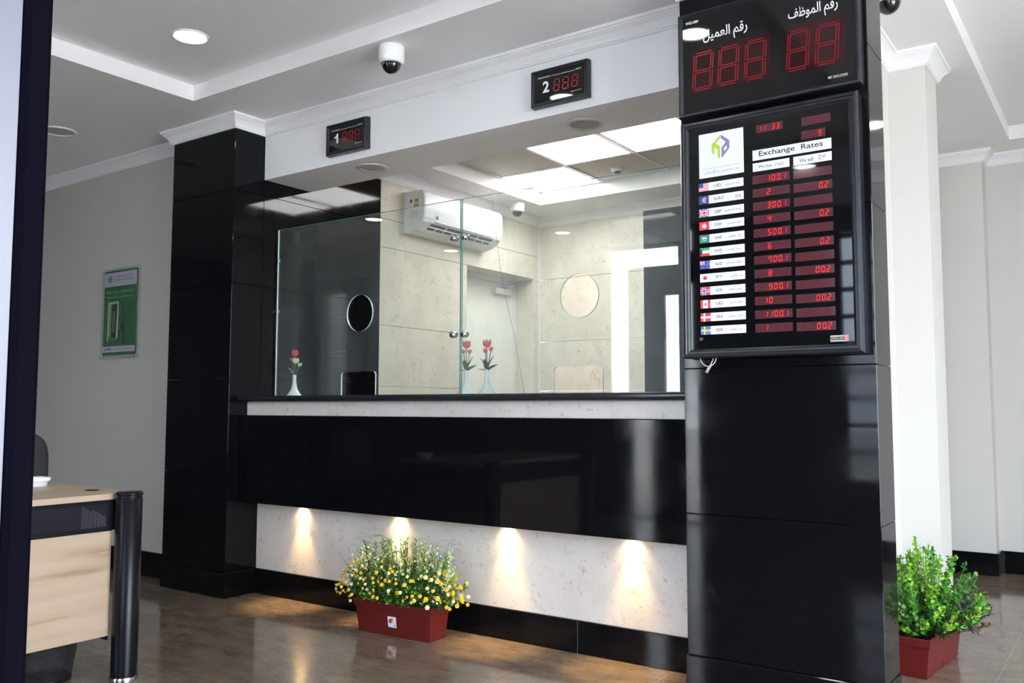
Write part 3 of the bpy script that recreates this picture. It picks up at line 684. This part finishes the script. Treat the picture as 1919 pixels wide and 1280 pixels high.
for i, (c, a) in enumerate(CUR):
    zt = 2.119 - i*.0548; zb_ = zt-.0345; b = MB(t.location); b.rect(3.176 if c == 'JPY' else 3.2195, 3.370, zb_, zt, y, LABW)
    b.text(c, 3.243, 3.243+.0105*len(c), zb_+.011, zb_+.024, y2, LETG, .012)
    wa = .0055*len(a); b.text(arab(a), 3.357-wa, 3.357, zb_+.009, zb_+.024, y2, LETK); lo = b.build('currency_label', t); lo['label'] = 'label of the %s row' % c
    b = MB(t.location); flag(b, c, 3.176, zb_, .0435, .0345); f = b.build('flag', t)
    module(3.408, zb_-.002, .150, .0345, BUY[i], 6); module(3.573, zb_-.005, .149, .0345, SELL[i], 6)
b = MB(t.location); b.rect(3.700, 3.767, 1.431, 1.455, y, mat('sticker_silver', (.45, .44, .42), .3)); b.rect(3.702, 3.752, 1.437, 1.449, y2, FBK); b.text('19995 01 BRT', 3.705, 3.75, 1.440, 1.446, y3, FYE, .01); b.rect(3.752, 3.766, 1.434, 1.453, y2, mat('sticker_pink', (.7, .2, .28), .3)); b.build('maker_sticker', t)
b = MB(t.location); b.rect(3.169, 3.185, 1.458, 1.471, y, MODB); b.build('sensor_window', t)
b = MB(t.location)
b.tube([(3.155+.035*(1-math.cos(q))*1.0, -.262, 1.390-.038*math.sin(q)) for q in [PI*i/14 for i in range(15)]], .0022, PLW, 8)
b.tube([(3.212, -.258, 1.386), (3.204, -.262, 1.365), (3.199, -.266, 1.352)], .0022, PLW, 8); b.build('power_cable', t)
b = MB(t.location); b.tube([(3.199, -.266, 1.353), (3.190, -.268, 1.338), (3.184, -.27, 1.325)], .0065, mat('grey_plug', (.42, .40, .40), .5), 10); b.build('plug', t)

# ------------------------------------------------------------------ ceiling fittings
def downlight(loc, label, on=True, r=.095, group='round ceiling downlights'):
    t = thing('ceiling_downlight', loc, label, 'ceiling light', group)
    b = MB(); b.lathe((0, 0, 0), [(r*.83, .004), (r*.86, -.004), (r*.95, -.010), (r, -.006), (r*1.02, 0)], PLW, 40); b.build('trim_ring', t)
    b = MB(); b.lathe((0, 0, -.002), [(0, 0), (r*.84, 0)], LAMP if on else GREYD, 40); b.build('diffuser', t)
    return t
TZ = 3.1465
downlight((.615, -1.005, TZ), 'lit round downlight in the recessed ceiling at the top left')
downlight((1.75, -.98, TZ), 'lit round downlight mirrored in the small display 2')
downlight((2.82, -1.10, TZ), 'lit round downlight mirrored in the upper queue board')
downlight((2.62, -3.66, ZC-.0005), 'lit round downlight in the lower ceiling near the entrance, mirrored in the exchange board')
downlight((.09, -4.12, ZC-.0005), 'lit round downlight in front of the entrance window')
downlight((-1.97, -4.13, ZC-.0005), 'lit round downlight far left near the front wall')
downlight((-1.48, -2.32, ZC-.0005), 'lit round downlight above the lobby left of the desk')
downlight((4.46, 2.62, TZ), 'lit round downlight in the right recessed ceiling, mirrored in the right black column')
downlight((5.6, .3, TZ), 'lit round downlight in the right recessed ceiling near the large side window')
downlight((-1.261, -.721, ZC-.0005), 'unlit round downlight in the shaded ceiling at the far left', False, .11)
def soffit(x, y_, label):
    t = thing('ceiling_speaker', (x, y_, 2.6765), label, 'ceiling speaker', 'round flush speakers under the beam')
    r = .103; b = MB(); b.lathe((0, 0, 0), [(r*.76, -.001), (r*.78, -.007), (r*.80, -.004), (r*.95, -.006), (r, -.003), (r, 0)], mat('soffit_ring', (.66, .65, .64), .4), 44); b.build('trim_ring', t)
    b = MB(); b.lathe((0, 0, -.0015), [(0, 0), (r*.77, 0)], mat('speaker_grille', (.50, .485, .47), .7), 44); b.build('grille', t)
soffit(.797, .190, 'round flush speaker under the beam below display 1')
soffit(2.318, .215, 'round flush speaker under the beam below display 2')
DOME = mat('smoked_dome', (.006, .007, .008), .04, coat=.5); LENS = mat('camera_lens', (.02, .02, .025), .1)
def dome(loc, label, s_=1.0):
    t = thing('security_camera', loc, label, 'security camera', 'ceiling dome cameras'); t.scale = (s_,)*3
    b = MB(); b.lathe((0, 0, 0), [(.066, 0), (.068, -.006), (.068, -.058), (.066, -.061), (.067, -.064), (.066, -.078), (.060, -.090), (.051, -.094), (.050, -.090)], PLW, 36); b.build('housing', t)
    b = MB(); b.lathe((0, 0, -.091), [(.050*math.cos(q), -.050*math.sin(q)) for q in [PI/2*i/10 for i in range(11)]], DOME, 32); b.build('dome', t)
    return t
d = dome((1.553, -.455, ZC-.0005), 'white dome camera with black bubble on the lobby ceiling above the beam')
copy_thing(d, (.225, 2.60, 2.9995), 'white dome camera on the ceiling above the air conditioner').scale = (.95,)*3
copy_thing(d, (3.825, .288, ZC-.0005), 'dome camera at the top edge right of the black display column')
t = thing('smoke_detector', (1.285, 2.50, 3.119), 'small white smoke detector on the tile between two ceiling light panels', 'smoke detector')
b = MB(); b.lathe((0, 0, 0), [(.052, 0), (.052, -.012), (.044, -.024), (.030, -.030)], PLW, 30); b.build('base', t)
b = MB(); b.lathe((0, 0, 0), [(.030, -.028), (.027, -.040), (0, -.046)], mat('detector_vent', (.10, .13, .22), .4), 24); b.build('sensor', t)

# ------------------------------------------------------------------ air conditioner on the beige side wall
t = thing('air_conditioner', (0, 1.87, 2.54), 'white split air conditioner high on the beige marble wall', 'air conditioner')
ya, yb = 1.36, 2.39
prof = [(.001, 2.54), (.001, 2.872), (.165, 2.872), (.195, 2.862), (.210, 2.845), (.217, 2.80), (.219, 2.72), (.212, 2.655), (.196, 2.620), (.12, 2.562), (.05, 2.541)]
b = MB(t.location); b.extrude(prof, ya+.012, yb-.012, 'Y', PLW)
for q0, q1, s_ in ((ya, ya+.012, .97), (yb-.012, yb, .97)):
    cx_, cz_ = .11, 2.705; pp = [(cx_+(x-cx_)*s_ if x > .002 else .001, cz_+(z-cz_)*s_) for x, z in prof]; b.extrude(pp, q0, q1, 'Y', PLW)
b.build('body', t)
b = MB(t.location); VD = mat('vent_dark', (.055, .06, .075), .5)
def on_slope(f): return (.196+(.12-.196)*f, 2.620+(2.562-2.620)*f)
for f0, f1 in ((.08, .36), (.46, .74)):
    (xa_, za_), (xb_, zb_) = on_slope(f0), on_slope(f1); k = 8 if f0 > .4 else 4
    for i in range(k):
        q0 = ya+.11+i*(yb-ya-.20)/k; q1 = q0+(yb-ya-.20)/k-.018
        n_ = Vector((.607, 0, -.794))*.0012
        b.add([(xa_+n_.x, q0, za_+n_.z), (xa_+n_.x, q1, za_+n_.z), (xb_+n_.x, q1, zb_+n_.z), (xb_+n_.x, q0, zb_+n_.z)], [(0, 1, 2, 3)], VD)
b.build('air_outlet', t)
b = MB(t.location); b.box(.206, .2185, ya+.13, yb-.13, 2.628, 2.6335, PLW); (xa_, za_) = on_slope(.41); b.box(xa_, xa_+.006, ya+.11, yb-.10, za_-.008, za_-.003, PLW); b.build('louvre', t)
b = MB(t.location); yy = ya-.0006
b.rect(.060, .165, 2.63, 2.83, yy, mat('sticker_white', (.80, .80, .80), .4))
for k, c in enumerate([(.02, .30, .08), (.10, .42, .05), (.35, .55, .04), (.75, .70, .05), (.80, .45, .04), (.78, .22, .06), (.72, .08, .05)]):
    b.poly([(.105+.012-.002*k, 2.800-k*.0085), (.155, 2.800-k*.0085), (.155, 2.793-k*.0085), (.105+.010-.002*k, 2.793-k*.0085)][::-1], yy-.0004, mat('energy_%d' % k, c, .5))
for k in range(6): b.rect(.070, .15, 2.655+k*.011, 2.657+k*.011, yy-.0004, LETG)
b.rect(.066, .085, 2.775, 2.800, yy-.0004, LETG); b.rect(.066, .092, 2.735, 2.740, yy-.0004, MATS['energy_6']); b.build('energy_label', t)
b = MB(t.location); b.lathe((.2192, ya+.15, 2.665), [(0, .0015), (.014, .001), (.015, 0)], mat('badge_blue', (.03, .04, .22), .3), 20, 'X'); b.build('badge', t)

# ------------------------------------------------------------------ poster
yw = -.076
t = thing('wall_poster', (-1.49, yw, 1.53), 'green and white bank poster in a clear acrylic holder on the far left wall', 'poster')
b = MB(t.location); b.box(-1.738, -1.235, yw-.022, yw-.018, 1.531, 2.216, glass('acrylic_sheet', (.97, .98, .975), .008)); b.build('acrylic_sheet', t)
PG = mat('poster_green', (.010, .17, .035), .35); PW = mat('poster_white', (.60, .58, .66), .35)
b = MB(t.location); b.box(-1.716, -1.293, yw-.0165, yw-.012, 1.566, 2.200, PG)
yp = yw-.0170; yq = yp-.0003; yr = yq-.0003
b.rect(-1.716, -1.293, 2.080, 2.186, yp, PW); b.rect(-1.716, -1.293, 1.586, 1.630, yp, PW)
DKG = mat('poster_dark', (.02, .03, .025), .4)
logo(b, -1.668, 2.104, .050, yq, DKG, DKG)
b.text('Housing & Development Bank', -1.590, -1.345, 2.146, 2.158, yq, DKG, .01); b.text(arab('بنك التعمير و الإسكان'), -1.590, -1.350, 2.116, 2.138, yq, DKG, .01); b.text('HDB', -1.655, -1.625, 2.088, 2.095, yq, DKG)
b.text(arab('كل احتياجاتك.. سددها براحتك'), -1.700, -1.330, 2.025, 2.052, yq, PW, .01); b.text('Mastercard ' + arab('مع بطاقة الائتمان'), -1.682, -1.335, 1.985, 2.008, yq, PW)
b.text('19995', -1.665, -1.600, 1.600, 1.618, yq, DKG, .03); b.text('@', -1.690, -1.672, 1.600, 1.618, yq, DKG, .03); b.text('/HDBeshop   @hdbankeg', -1.585, -1.325, 1.602, 1.614, yq, DKG)
LG = mat('poster_light_green', (.22, .42, .05), .4); b.poly([(-1.70, 1.70), (-1.50, 1.66), (-1.48, 1.94), (-1.66, 1.985)], yp, mat('poster_mid_green', (.04, .24, .04), .4))
b.poly([(-1.660, 1.668), (-1.646, 1.672), (-1.640, 1.945), (-1.535, 1.950), (-1.542, 1.690), (-1.522, 1.683), (-1.518, 1.966), (-1.655, 1.962)], yr, PW)
b.poly([(-1.646, 1.715), (-1.615, 1.70), (-1.608, 1.945), (-1.640, 1.945)], yq, LG); b.poly([(-1.613, 1.700), (-1.542, 1.690), (-1.535, 1.950), (-1.608, 1.950)], yq, DKG); b.poly([(-1.598, 1.74), (-1.560, 1.73), (-1.560, 1.90), (-1.595, 1.89)], yr, mat('poster_olive', (.16, .20, .03), .4))
SKN = mat('poster_skin', (.10, .05, .03), .5); SHT = mat('poster_shirt', (.05, .11, .12), .5)
b.poly([(-1.462+.011*math.cos(a), 1.935+.016*math.sin(a)) for a in [2*PI*k/14 for k in range(14)]], yr, SKN)
b.poly([(-1.478, 1.91), (-1.445, 1.915), (-1.432, 1.86), (-1.440, 1.80), (-1.480, 1.80), (-1.484, 1.87)], yr, SHT)
b.poly([(-1.480, 1.80), (-1.440, 1.80), (-1.430, 1.72), (-1.428, 1.645), (-1.448, 1.642), (-1.452, 1.72), (-1.468, 1.77), (-1.500, 1.70), (-1.520, 1.65), (-1.538, 1.655), (-1.512, 1.72)], yr, DKG)
b.poly([(-1.484, 1.87), (-1.484, 1.84), (-1.505, 1.815), (-1.512, 1.822)], yr, SKN); b.build('printed_poster', t)
for sx in (-1.722, -1.270):
    for sz in (1.553, 2.195):
        b = MB(t.location); b.lathe((sx, yw-.026, sz), [(0, .004), (.008, .004), (.010, 0), (.010, -.004)], CHR, 16, 'Y'); b.lathe((sx, yw-.001, sz), [(.006, 0), (.006, .020)], CHR, 12, 'Y'); b.build('standoff', t)

# ------------------------------------------------------------------ desk, ashtray, chair, bin
t = thing('office_desk', (.62, -2.15, 0), 'pale beech desk with round black corner post at the left', 'desk')
b = MB(t.location); b.extrude([(.20, -2.85), (.955, -2.85), (.955, -1.44), (.20, -1.42)], .775, .80, 'Z', WOOD); b.build('desktop', t)
for (x, y_) in ((1.005, -1.505), (1.005, -2.79), (.16, -1.505), (.16, -2.79)):
    b = MB(t.location); b.lathe((x, y_, 0), [(.058, 0), (.060, .012), (.056, .020)], CHR, 32); b.lathe((x, y_, 0), [(.0545, .018), (.0545, .777), (.052, .779), (.0545, .782), (.0545, .789), (.052, .791), (.057, .795), (.057, .803), (.050, .808), (0, .809)], BLKM, 36)
    b.build('leg', t) if x > 1 or y_ < -2 else None
b = MB(t.location); b.box(.945, .958, -2.74, -1.555, .19, .640, WOOD, .001); b.build('modesty_panel', t)
b = MB(t.location); b.box(.93, .962, -2.745, -1.553, .641, .774, BLKM, .003); b.build('cable_tray', t)
b = MB(t.location); HL = mat('perforation', (.20, .19, .22), .6); HD = mat('dark_perforation', (.018, .018, .024), .6)
for i in range(100):
    for j in range(11):
        yy = -1.588-i*.0075; zz = .664+j*.0088+(.0044 if i % 2 else 0); f = (-1.588-yy)/.11
        m_h = HL if f < 1 and zz < .705+.05*min(1, f*1.1) else HD
        b.add([(.9625, yy-.0024, zz), (.9625, yy, zz-.0024), (.9625, yy+.0024, zz), (.9625, yy, zz+.0024)], [(0, 1, 2, 3)], m_h)
b.build('perforated_field', t)
b = MB(t.location); b.box(.2, .945, -1.535, -1.515, .64, .774, BLKM); b.build('end_rail', t)
b = MB(t.location); b.lathe((.735, -1.525, .8), [(0, .002), (.026, .003), (.032, .001), (.033, 0)], BLKM, 28); b.build('cable_grommet', t)
b = MB(t.location); b.extrude([(-1.60, .19), (-1.555, .22), (-1.555, .17)], .93, .955, 'X', BLKM); b.build('bracket', t)
t = thing('ashtray', (.33, -1.575, .8005), 'round white ashtray on the pale desk', 'ashtray')
b = MB(); pr = [(0, .0), (.045, 0), (.050, .004), (.052, .022), (.061, .026), (.063, .030), (.063, .040), (.060, .043), (.050, .042), (.046, .012), (0, .010)]
b.lathe((0, 0, 0), pr, GLZ, 36); b.build('bowl', t)
for a in (.4, 2.5, 4.6):
    b = MB(); b.box(.052*math.cos(a)-.006, .052*math.cos(a)+.006, .052*math.sin(a)-.005, .052*math.sin(a)+.005, .040, .0445, mat('ashtray_notch', (.35, .35, .36), .4)); b.build('rest_notch', t)
def office_chair(loc, rz, label, m, up=0):
    t = thing('office_chair', loc, label, 'office chair', None, rz)
    def pad(name, w_, h, d_, c, vert):
        b = MB(); n = 44; pts = []
        for i in range(n):
            a = 2*PI*i/n; ca, sa = math.cos(a), math.sin(a); e = .45
            pts.append((math.copysign(abs(ca)**e, ca)*w_/2, math.copysign(abs(sa)**e, sa)*h/2))
        vs = []; rings = ((.93, -d_/2), (1, -d_*.3), (1, d_*.3), (.93, d_/2))
        for k, off in rings:
            for (p, q) in pts:
                bow = .10*(p*2/w_)**2*w_*.35
                vs.append((c[0]+off+(bow if vert else 0), c[1]+p*k, c[2]+q*k+up) if vert else (c[0]+q*k, c[1]+p*k, c[2]+off+up))
        fs = [(j*n+i, j*n+(i+1) % n, (j+1)*n+(i+1) % n, (j+1)*n+i) for j in range(3) for i in range(n)] + [tuple(range(n))[::-1], tuple(range(3*n, 4*n))]
        b.add(vs, fs, m, True); return b.build(name, t)
    pad('backrest', .46, .52, .05, (-.22, 0, .78), True); pad('seat', .48, .46, .07, (0, 0, .47), False)
    b = MB(); b.tube([(-.20, 0, .40+up), (-.26, 0, .52+up), (-.255, 0, .80+up)], .018, BLKM); b.build('back_support', t)
    b = MB(); b.tube([(0, 0, .07), (0, 0, .44+up)], .028, BLKM, 14); b.build('column', t)
    for k in range(5):
        a = k*2*PI/5+.3; b = MB(); b.tube([(0, 0, .10), (.14*math.cos(a), .14*math.sin(a), .085), (.26*math.cos(a), .26*math.sin(a), .062)], .018, BLKM, 8, .012); b.build('base_leg', t)
        b = MB(); b.lathe((.26*math.cos(a), .26*math.sin(a)-.018, .028), [(0, 0), (.028, 0), (.028, -.036), (0, -.036)], BLKM, 16, 'Y'); b.build('castor', t)
    for s2 in (-1, 1):
        b = MB(); b.tube([(-.15, s2*.25, .45+up), (-.15, s2*.28, .62+up), (.10, s2*.28, .64+up)], .015, BLKM); b.build('armrest', t)
    return t
office_chair((-.10, -1.43, 0), 0.0, 'black office chair behind the pale desk at the left edge', mat('black_mesh_fabric', (.016, .016, .02), .7))
t = thing('waste_basket', (.735, -1.72, 0), 'black wire mesh waste basket under the desk', 'waste basket')
m_ = bpy.data.materials.new('wire_mesh'); m_.use_nodes = True; MATS['wire_mesh'] = m_; bs = bsdf(m_); bs.inputs['Base Color'].default_value = (.012, .012, .014, 1); bs.inputs['Roughness'].default_value = .4
g = nd(m_, 'ShaderNodeTexCoord'); ck = nd(m_, 'ShaderNodeTexBrick'); ck.inputs['Scale'].default_value = 120; ck.inputs['Mortar Size'].default_value = .028; ck.inputs['Brick Width'].default_value = .5; ck.inputs['Row Height'].default_value = .5
lk(m_, g.outputs['Object'], ck.inputs['Vector']); lk(m_, ramp(m_, ck.outputs['Fac'], [(.2, (.55,)*3), (.6, (1,)*3)]), bs.inputs['Alpha'])
b = MB(); b.lathe((0, 0, 0), [(.115, .012), (.150, .245)], m_, 40); b.build('mesh_side', t)
b = MB(); b.lathe((0, 0, 0), [(0, .004), (.112, .004), (.118, .010), (.116, .020)], BLKM, 40); b.build('base', t)
b = MB(); b.lathe((0, 0, 0), [(.149, .243), (.154, .243), (.154, .252), (.149, .252), (.149, .243)], BLKM, 40); b.build('rim', t)

# ------------------------------------------------------------------ planters
def planter(loc, rz, label, sticker):
    t = thing('planter', loc, label, 'planter', None, rz)
    def rr_(w_, d_, z): return [(-w_/2, -d_/2, z), (w_/2, -d_/2, z), (w_/2, d_/2, z), (-w_/2, d_/2, z)]
    rings = [rr_(.470, .122, 0), rr_(.474, .126, .004), rr_(.498, .158, .138), rr_(.510, .170, .139), rr_(.516, .176, .172), rr_(.512, .172, .175), rr_(.498, .158, .175), rr_(.492, .152, .13)]
    vs = [v for r in rings for v in r]; b = MB()
    b.add(vs, [(j*4+i, j*4+(i+1) % 4, j*4+4+(i+1) % 4, j*4+4+i) for j in range(len(rings)-1) for i in range(4)] + [(3, 2, 1, 0)], TERRA)
    for k in range(-3, 4): b.box(k*.06-.001, k*.06+.001, -.0885, -.0875, .142, .170, TERRA)
    b.build('trough', t)
    b = MB(); b.add(rr_(.494, .154, .145), [(0, 1, 2, 3)], SOIL); b.build('soil', t)
    b = MB(); b.lathe((.0, -.0665, .030), [(0, .001), (.006, .001), (.006, 0)], mat('drain_plug', (.06, .006, .005), .6), 14, 'Y'); b.lathe((.0, -.0645, .012), [(0, .001), (.007, .001), (.007, 0)], MATS['drain_plug'], 14, 'Y'); b.build('drain_hole', t)
    if sticker:
        b = MB(); n_ = .0011
        def P(x, z): return (x, -.063-(z-.004)*.1194-n_, z)
        b.add([P(-.030, .048), P(.026, .048), P(.026, .103), P(-.030, .103)], [(0, 1, 2, 3)], mat('sticker_paper', (.78, .78, .82), .4)); n_ = .0017
        b.add([P(-.012+.012*math.cos(a), .080+.012*math.sin(a)) for a in [2*PI*k/12 for k in range(12)]], [tuple(range(12))], RED)
        b.add([P(-.002+.009*math.cos(a), .088+.007*math.sin(a)) for a in [2*PI*k/12 for k in range(12)]], [tuple(range(12))], mat('sticker_mauve', (.35, .2, .35), .5)); n_ = .0021
        b.add([P(.004+.007*math.cos(a), .078+.007*math.sin(a)) for a in [2*PI*k/12 for k in range(12)]], [tuple(range(12))], FYE)
        b.add([P(.006, .055), P(.020, .055), P(.020, .059), P(.006, .059)], [(0, 1, 2, 3)], LETG); b.build('sticker', t)
    return t
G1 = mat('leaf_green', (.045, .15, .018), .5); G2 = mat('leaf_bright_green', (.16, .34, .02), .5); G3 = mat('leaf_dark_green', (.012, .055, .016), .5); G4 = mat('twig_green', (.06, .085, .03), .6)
YEL = mat('yellow_petals', (.88, .55, .02), .55); YEC = mat('pale_yellow_petals', (.90, .80, .42), .55); WHF = mat('white_blossom', (.80, .84, .62), .55); PAL = mat('pale_green_spray', (.55, .60, .16), .55)
def sprig(b, p, d, L, W, m):
    d = Vector(d).normalized(); s_ = d.cross(Vector((random.uniform(-1, 1), random.uniform(-1, 1), random.uniform(-1, 1)))).normalized()
    p = Vector(p); n_ = d.cross(s_)
    b.add([tuple(p), tuple(p+d*L*.5+s_*W+n_*W*.3), tuple(p+d*L), tuple(p+d*L*.5-s_*W+n_*W*.3)], [(0, 1, 2, 3)], m, True)
t = planter((1.462, -.232, 0), math.radians(2.5), 'red brown trough of yellow and white flowers before the cream counter base', True)
rnd = random.uniform
fo = MB(); st = MB(); wf = MB(); gr_ = MB()
def dome_pt(u_=None):
    """random point of the flower mound (half ellipsoid), local coordinates"""
    a = rnd(0, 2*PI); v = rnd(.0, 1); r = math.sqrt(1-v*v*.85)*rnd(.72, 1.0)
    return Vector((math.cos(a)*r*.41, math.sin(a)*r*.15-.01, .19+v*.21))
for k in range(330):
    e = dome_pt(); s0 = Vector((e.x*.5, e.y*.4, .15)); mid = (s0+e)/2 + Vector((e.x*.12, 0, .01))
    st.tube([s0, mid, e], .0013, G1, 4)
    for q in range(11):
        p = s0.lerp(e, .25+.75*q/11) + Vector((rnd(-.012, .012), rnd(-.012, .012), rnd(-.008, .008)))
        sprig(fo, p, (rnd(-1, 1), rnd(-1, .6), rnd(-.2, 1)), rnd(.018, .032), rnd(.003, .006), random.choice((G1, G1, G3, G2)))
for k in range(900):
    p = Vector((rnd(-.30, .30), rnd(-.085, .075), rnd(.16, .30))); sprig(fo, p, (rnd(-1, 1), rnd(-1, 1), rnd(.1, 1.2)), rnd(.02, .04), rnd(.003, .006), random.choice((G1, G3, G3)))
# tall pale sprays
for k in range(125):
    x = rnd(-.30, .34); y_ = rnd(-.06, .05); h = rnd(.30, .42) - abs(x-.02)*.22; lean = Vector((x*.28+rnd(-.03, .03), rnd(-.03, .02), 0))
    s0 = Vector((x*.8, y_*.7, .16)); e = s0 + Vector((lean.x, lean.y, h-.06)); st.tube([s0, e], .0014, G2, 4)
    spray = random.choice((WHF, WHF, PAL, PAL, G2, G1))
    for q in range(26):
        p = s0.lerp(e, .42+.58*q/26); a = rnd(0, 2*PI)
        sprig(wf if spray in (WHF, PAL) else fo, p, (math.cos(a), math.sin(a), rnd(.2, 1.4)), rnd(.012, .023), rnd(.003, .0052), spray)
# thin arching grass
for k in range(46):
    x = rnd(-.16, .27); s0 = Vector((x, rnd(-.04, .04), .17)); sg = (1 if x > 0 else -1)*(1 if random.random() < .75 else -1); L = rnd(.05, .20); hh = rnd(.24, .36)
    pts = [s0 + Vector((sg*L*(q/13)**2.2, -.03*(q/13), hh*math.sin((q/13)*PI*.58))) for q in range(14)]
    gr_.tube(pts, .0011, G4, 4, .0004)
for sx, zz in ((-.30, .33), (-.36, .30)):
    gr_.tube([(-.18, 0, .2), ((sx-.18)/2, -.02, .28), (sx, -.03, zz+.03), (sx-.06, -.03, zz+.09)], .0016, G4, 4, .0008)
# trailing stem with flowers on the right
trail = [Vector((.24, -.05, .22)), Vector((.34, -.06, .25)), Vector((.42, -.07, .285)), Vector((.465, -.07, .32))]
st.tube(trail, .002, G1, 5)
for k in range(90): i = random.randrange(3); p = trail[i].lerp(trail[i+1], random.random()); sprig(fo, p+Vector((0, rnd(-.01, .01), rnd(-.02, .01))), (rnd(-.3, 1), rnd(-1, 1), rnd(-1, 1)), .022, .004, random.choice((G1, G2, G3)))
fo.build('foliage', t); st.build('stems', t); wf.build('white_flower_sprays', t); gr_.build('grass_blades', t)
def blossom_mesh(m1, m2):
    b = MB()
    for ring, (n_, r, z) in enumerate(((6, .0125, 0), (6, .009, .005), (4, .005, .009))):
        for k in range(n_):
            a = 2*PI*k/n_+ring*.5; d_ = Vector((math.cos(a), math.sin(a), .25+ring*.5)).normalized(); s_ = Vector((-math.sin(a), math.cos(a), 0)); u_ = Vector((0, 0, 1))
            p = u_*z; b.add([tuple(p), tuple(p+d_*r*.6+s_*r*.5+u_*.003), tuple(p+d_*r*1.05+u_*.001), tuple(p+d_*r*.6-s_*r*.5+u_*.003)], [(0, 1, 2, 3)], m1 if ring == 0 else m2, True)
    b.lathe((0, 0, 0), [(0, -.003), (.006, .0), (.008, .005), (.005, .010), (0, .012)], m2, 8)
    return b
protoY = [blossom_mesh(YEL, YEL), blossom_mesh(YEC, YEL), blossom_mesh(YEC, YEC)]
meshes = []
for pb in protoY: o = pb.build('blossom', t); meshes.append(o.data); bpy.data.objects.remove(o)
spots = []
tries = 0
while len(spots) < 92 and tries < 9000:
    tries += 1
    a = rnd(0, 2*PI) if random.random() < .15 else rnd(PI*.95, PI*2.05); v = rnd(0, .78)
    r = math.sqrt(1-v*v*.8)*rnd(.93, 1.04); p = Vector((math.cos(a)*r*.42, math.sin(a)*r*.165-.014, .190+v*.23-.02*(abs(math.cos(a)))))
    if all((p-q).length > .021 for q in spots): spots.append(p)
spots += [Vector((.44, -.085, .30)), Vector((.475, -.08, .325)), Vector((.445, -.085, .262)), Vector((.40, -.09, .27)), Vector((.37, -.09, .26)), Vector((-.262, -.10, .155))]
for p in spots:
    o = bpy.data.objects.new('blossom', random.choice(meshes)); COL.objects.link(o); o.parent = t; o.location = p
    d_ = Vector((p.x*1.2, -.5, .35+rnd(-.2, .3))).normalized(); o.rotation_euler = d_.to_track_quat('Z', 'Y').to_euler(); s_ = rnd(.78, 1.12); o.scale = (s_,)*3
ex = MB()
for k in range(150):
    a = rnd(PI*.9, PI*2.1); v = rnd(.05, .95); r = math.sqrt(1-v*v*.8)*rnd(.90, 1.0); p = Vector((math.cos(a)*r*.40, math.sin(a)*r*.15-.01, .19+v*.23)); sz = rnd(.004, .0075)
    m_ = random.choice((YEL, YEL, YEC, WHF))
    for q in range(5):
        an = q*2*PI/5+k; sprig(ex, p, (math.cos(an), -.5, math.sin(an)), sz*1.6, sz*.7, m_)
o = ex.build('small_blossoms', t); o['kind'] = 'stuff'; o['label'] = 'tiny yellow and white florets among the larger blossoms'
# right planter: bushy green plant with reddish leaves
t = planter((3.812, .755, 0), math.radians(90-6), 'red brown trough with a bushy green plant right of the black column', False)
G5 = mat('box_leaf_yellow_green', (.20, .42, .02), .45); G6 = mat('box_leaf_green', (.06, .24, .015), .45); RD = mat('reddish_leaf', (.22, .07, .04), .5); PU = mat('plum_leaf', (.05, .035, .07), .5)
fo = MB(); st = MB(); rd = MB()
def rleaf(b, p, d, r, m):
    d = Vector(d).normalized(); s_ = d.cross(Vector((rnd(-1, 1), rnd(-1, 1), rnd(-1, 1)))).normalized(); n_ = d.cross(s_); p = Vector(p)
    c = [(0, 0), (.45, .55), (.95, .5), (1.25, 0), (.95, -.5), (.45, -.55)]
    b.add([tuple(p+d*r*a+s_*r*q+n_*r*.25*abs(q)) for a, q in c], [(0, 1, 2, 3, 4, 5)], m, True)
branches = []
for k in range(105):
    a = rnd(0, 2*PI); v = rnd(.1, 1); r = math.sqrt(max(0, 1-v*v))*.95+.05
    hgt = .42 if abs(math.cos(a)*r) < .55 else .36
    branches.append((Vector((math.cos(a)*r*.34, min(.13, math.sin(a)*r*.24-.02), .20+v*(hgt-.08))), random.choice((G5, G5, G6, G6, G1))))
for x, y_, h in ((-.06, .02, .60), (-.04, -.03, .57), (-.02, .03, .58), (-.22, .05, .50), (-.24, .0, .50), (.12, -.02, .50), (-.10, -.10, .49), (.05, .1, .50)): branches.append((Vector((x, y_, h-.01)), G5))
for e, m_l in branches:
    s0 = Vector((e.x*.4, e.y*.3, .15)); st.tube([s0, (s0+e)/2+Vector((0, 0, .015)), e], .0018, G6, 4)
    for q in range(40):
        t_ = .22+.78*q/40; p = s0.lerp(e, t_); a = rnd(0, 2*PI)
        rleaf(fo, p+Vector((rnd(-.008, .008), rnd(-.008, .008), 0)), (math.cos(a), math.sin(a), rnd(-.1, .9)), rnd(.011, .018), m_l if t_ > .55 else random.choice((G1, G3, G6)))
for k in range(38):
    a = rnd(-PI*.75, PI*.1); e = Vector((math.cos(a)*rnd(.18, .38), min(.12, math.sin(a)*rnd(.16, .29)), rnd(.18, .36))); s0 = Vector((e.x*.5, e.y*.4, .16)); st.tube([s0, e], .0016, G3, 4); mm = random.choice((RD, PU, G1, G3, PU))
    for q in range(12):
        p = s0.lerp(e, .5+.5*q/12); leaf(rd, p, (rnd(-1, 1), rnd(-1, 1), rnd(-.4, .7)), (0, 0, 1), rnd(.03, .045), .007, mm, .1, 2)
fo.build('foliage', t); st.build('stems', t); o = rd.build('long_leaves', t); o['label'] = 'long reddish and plum leaves'
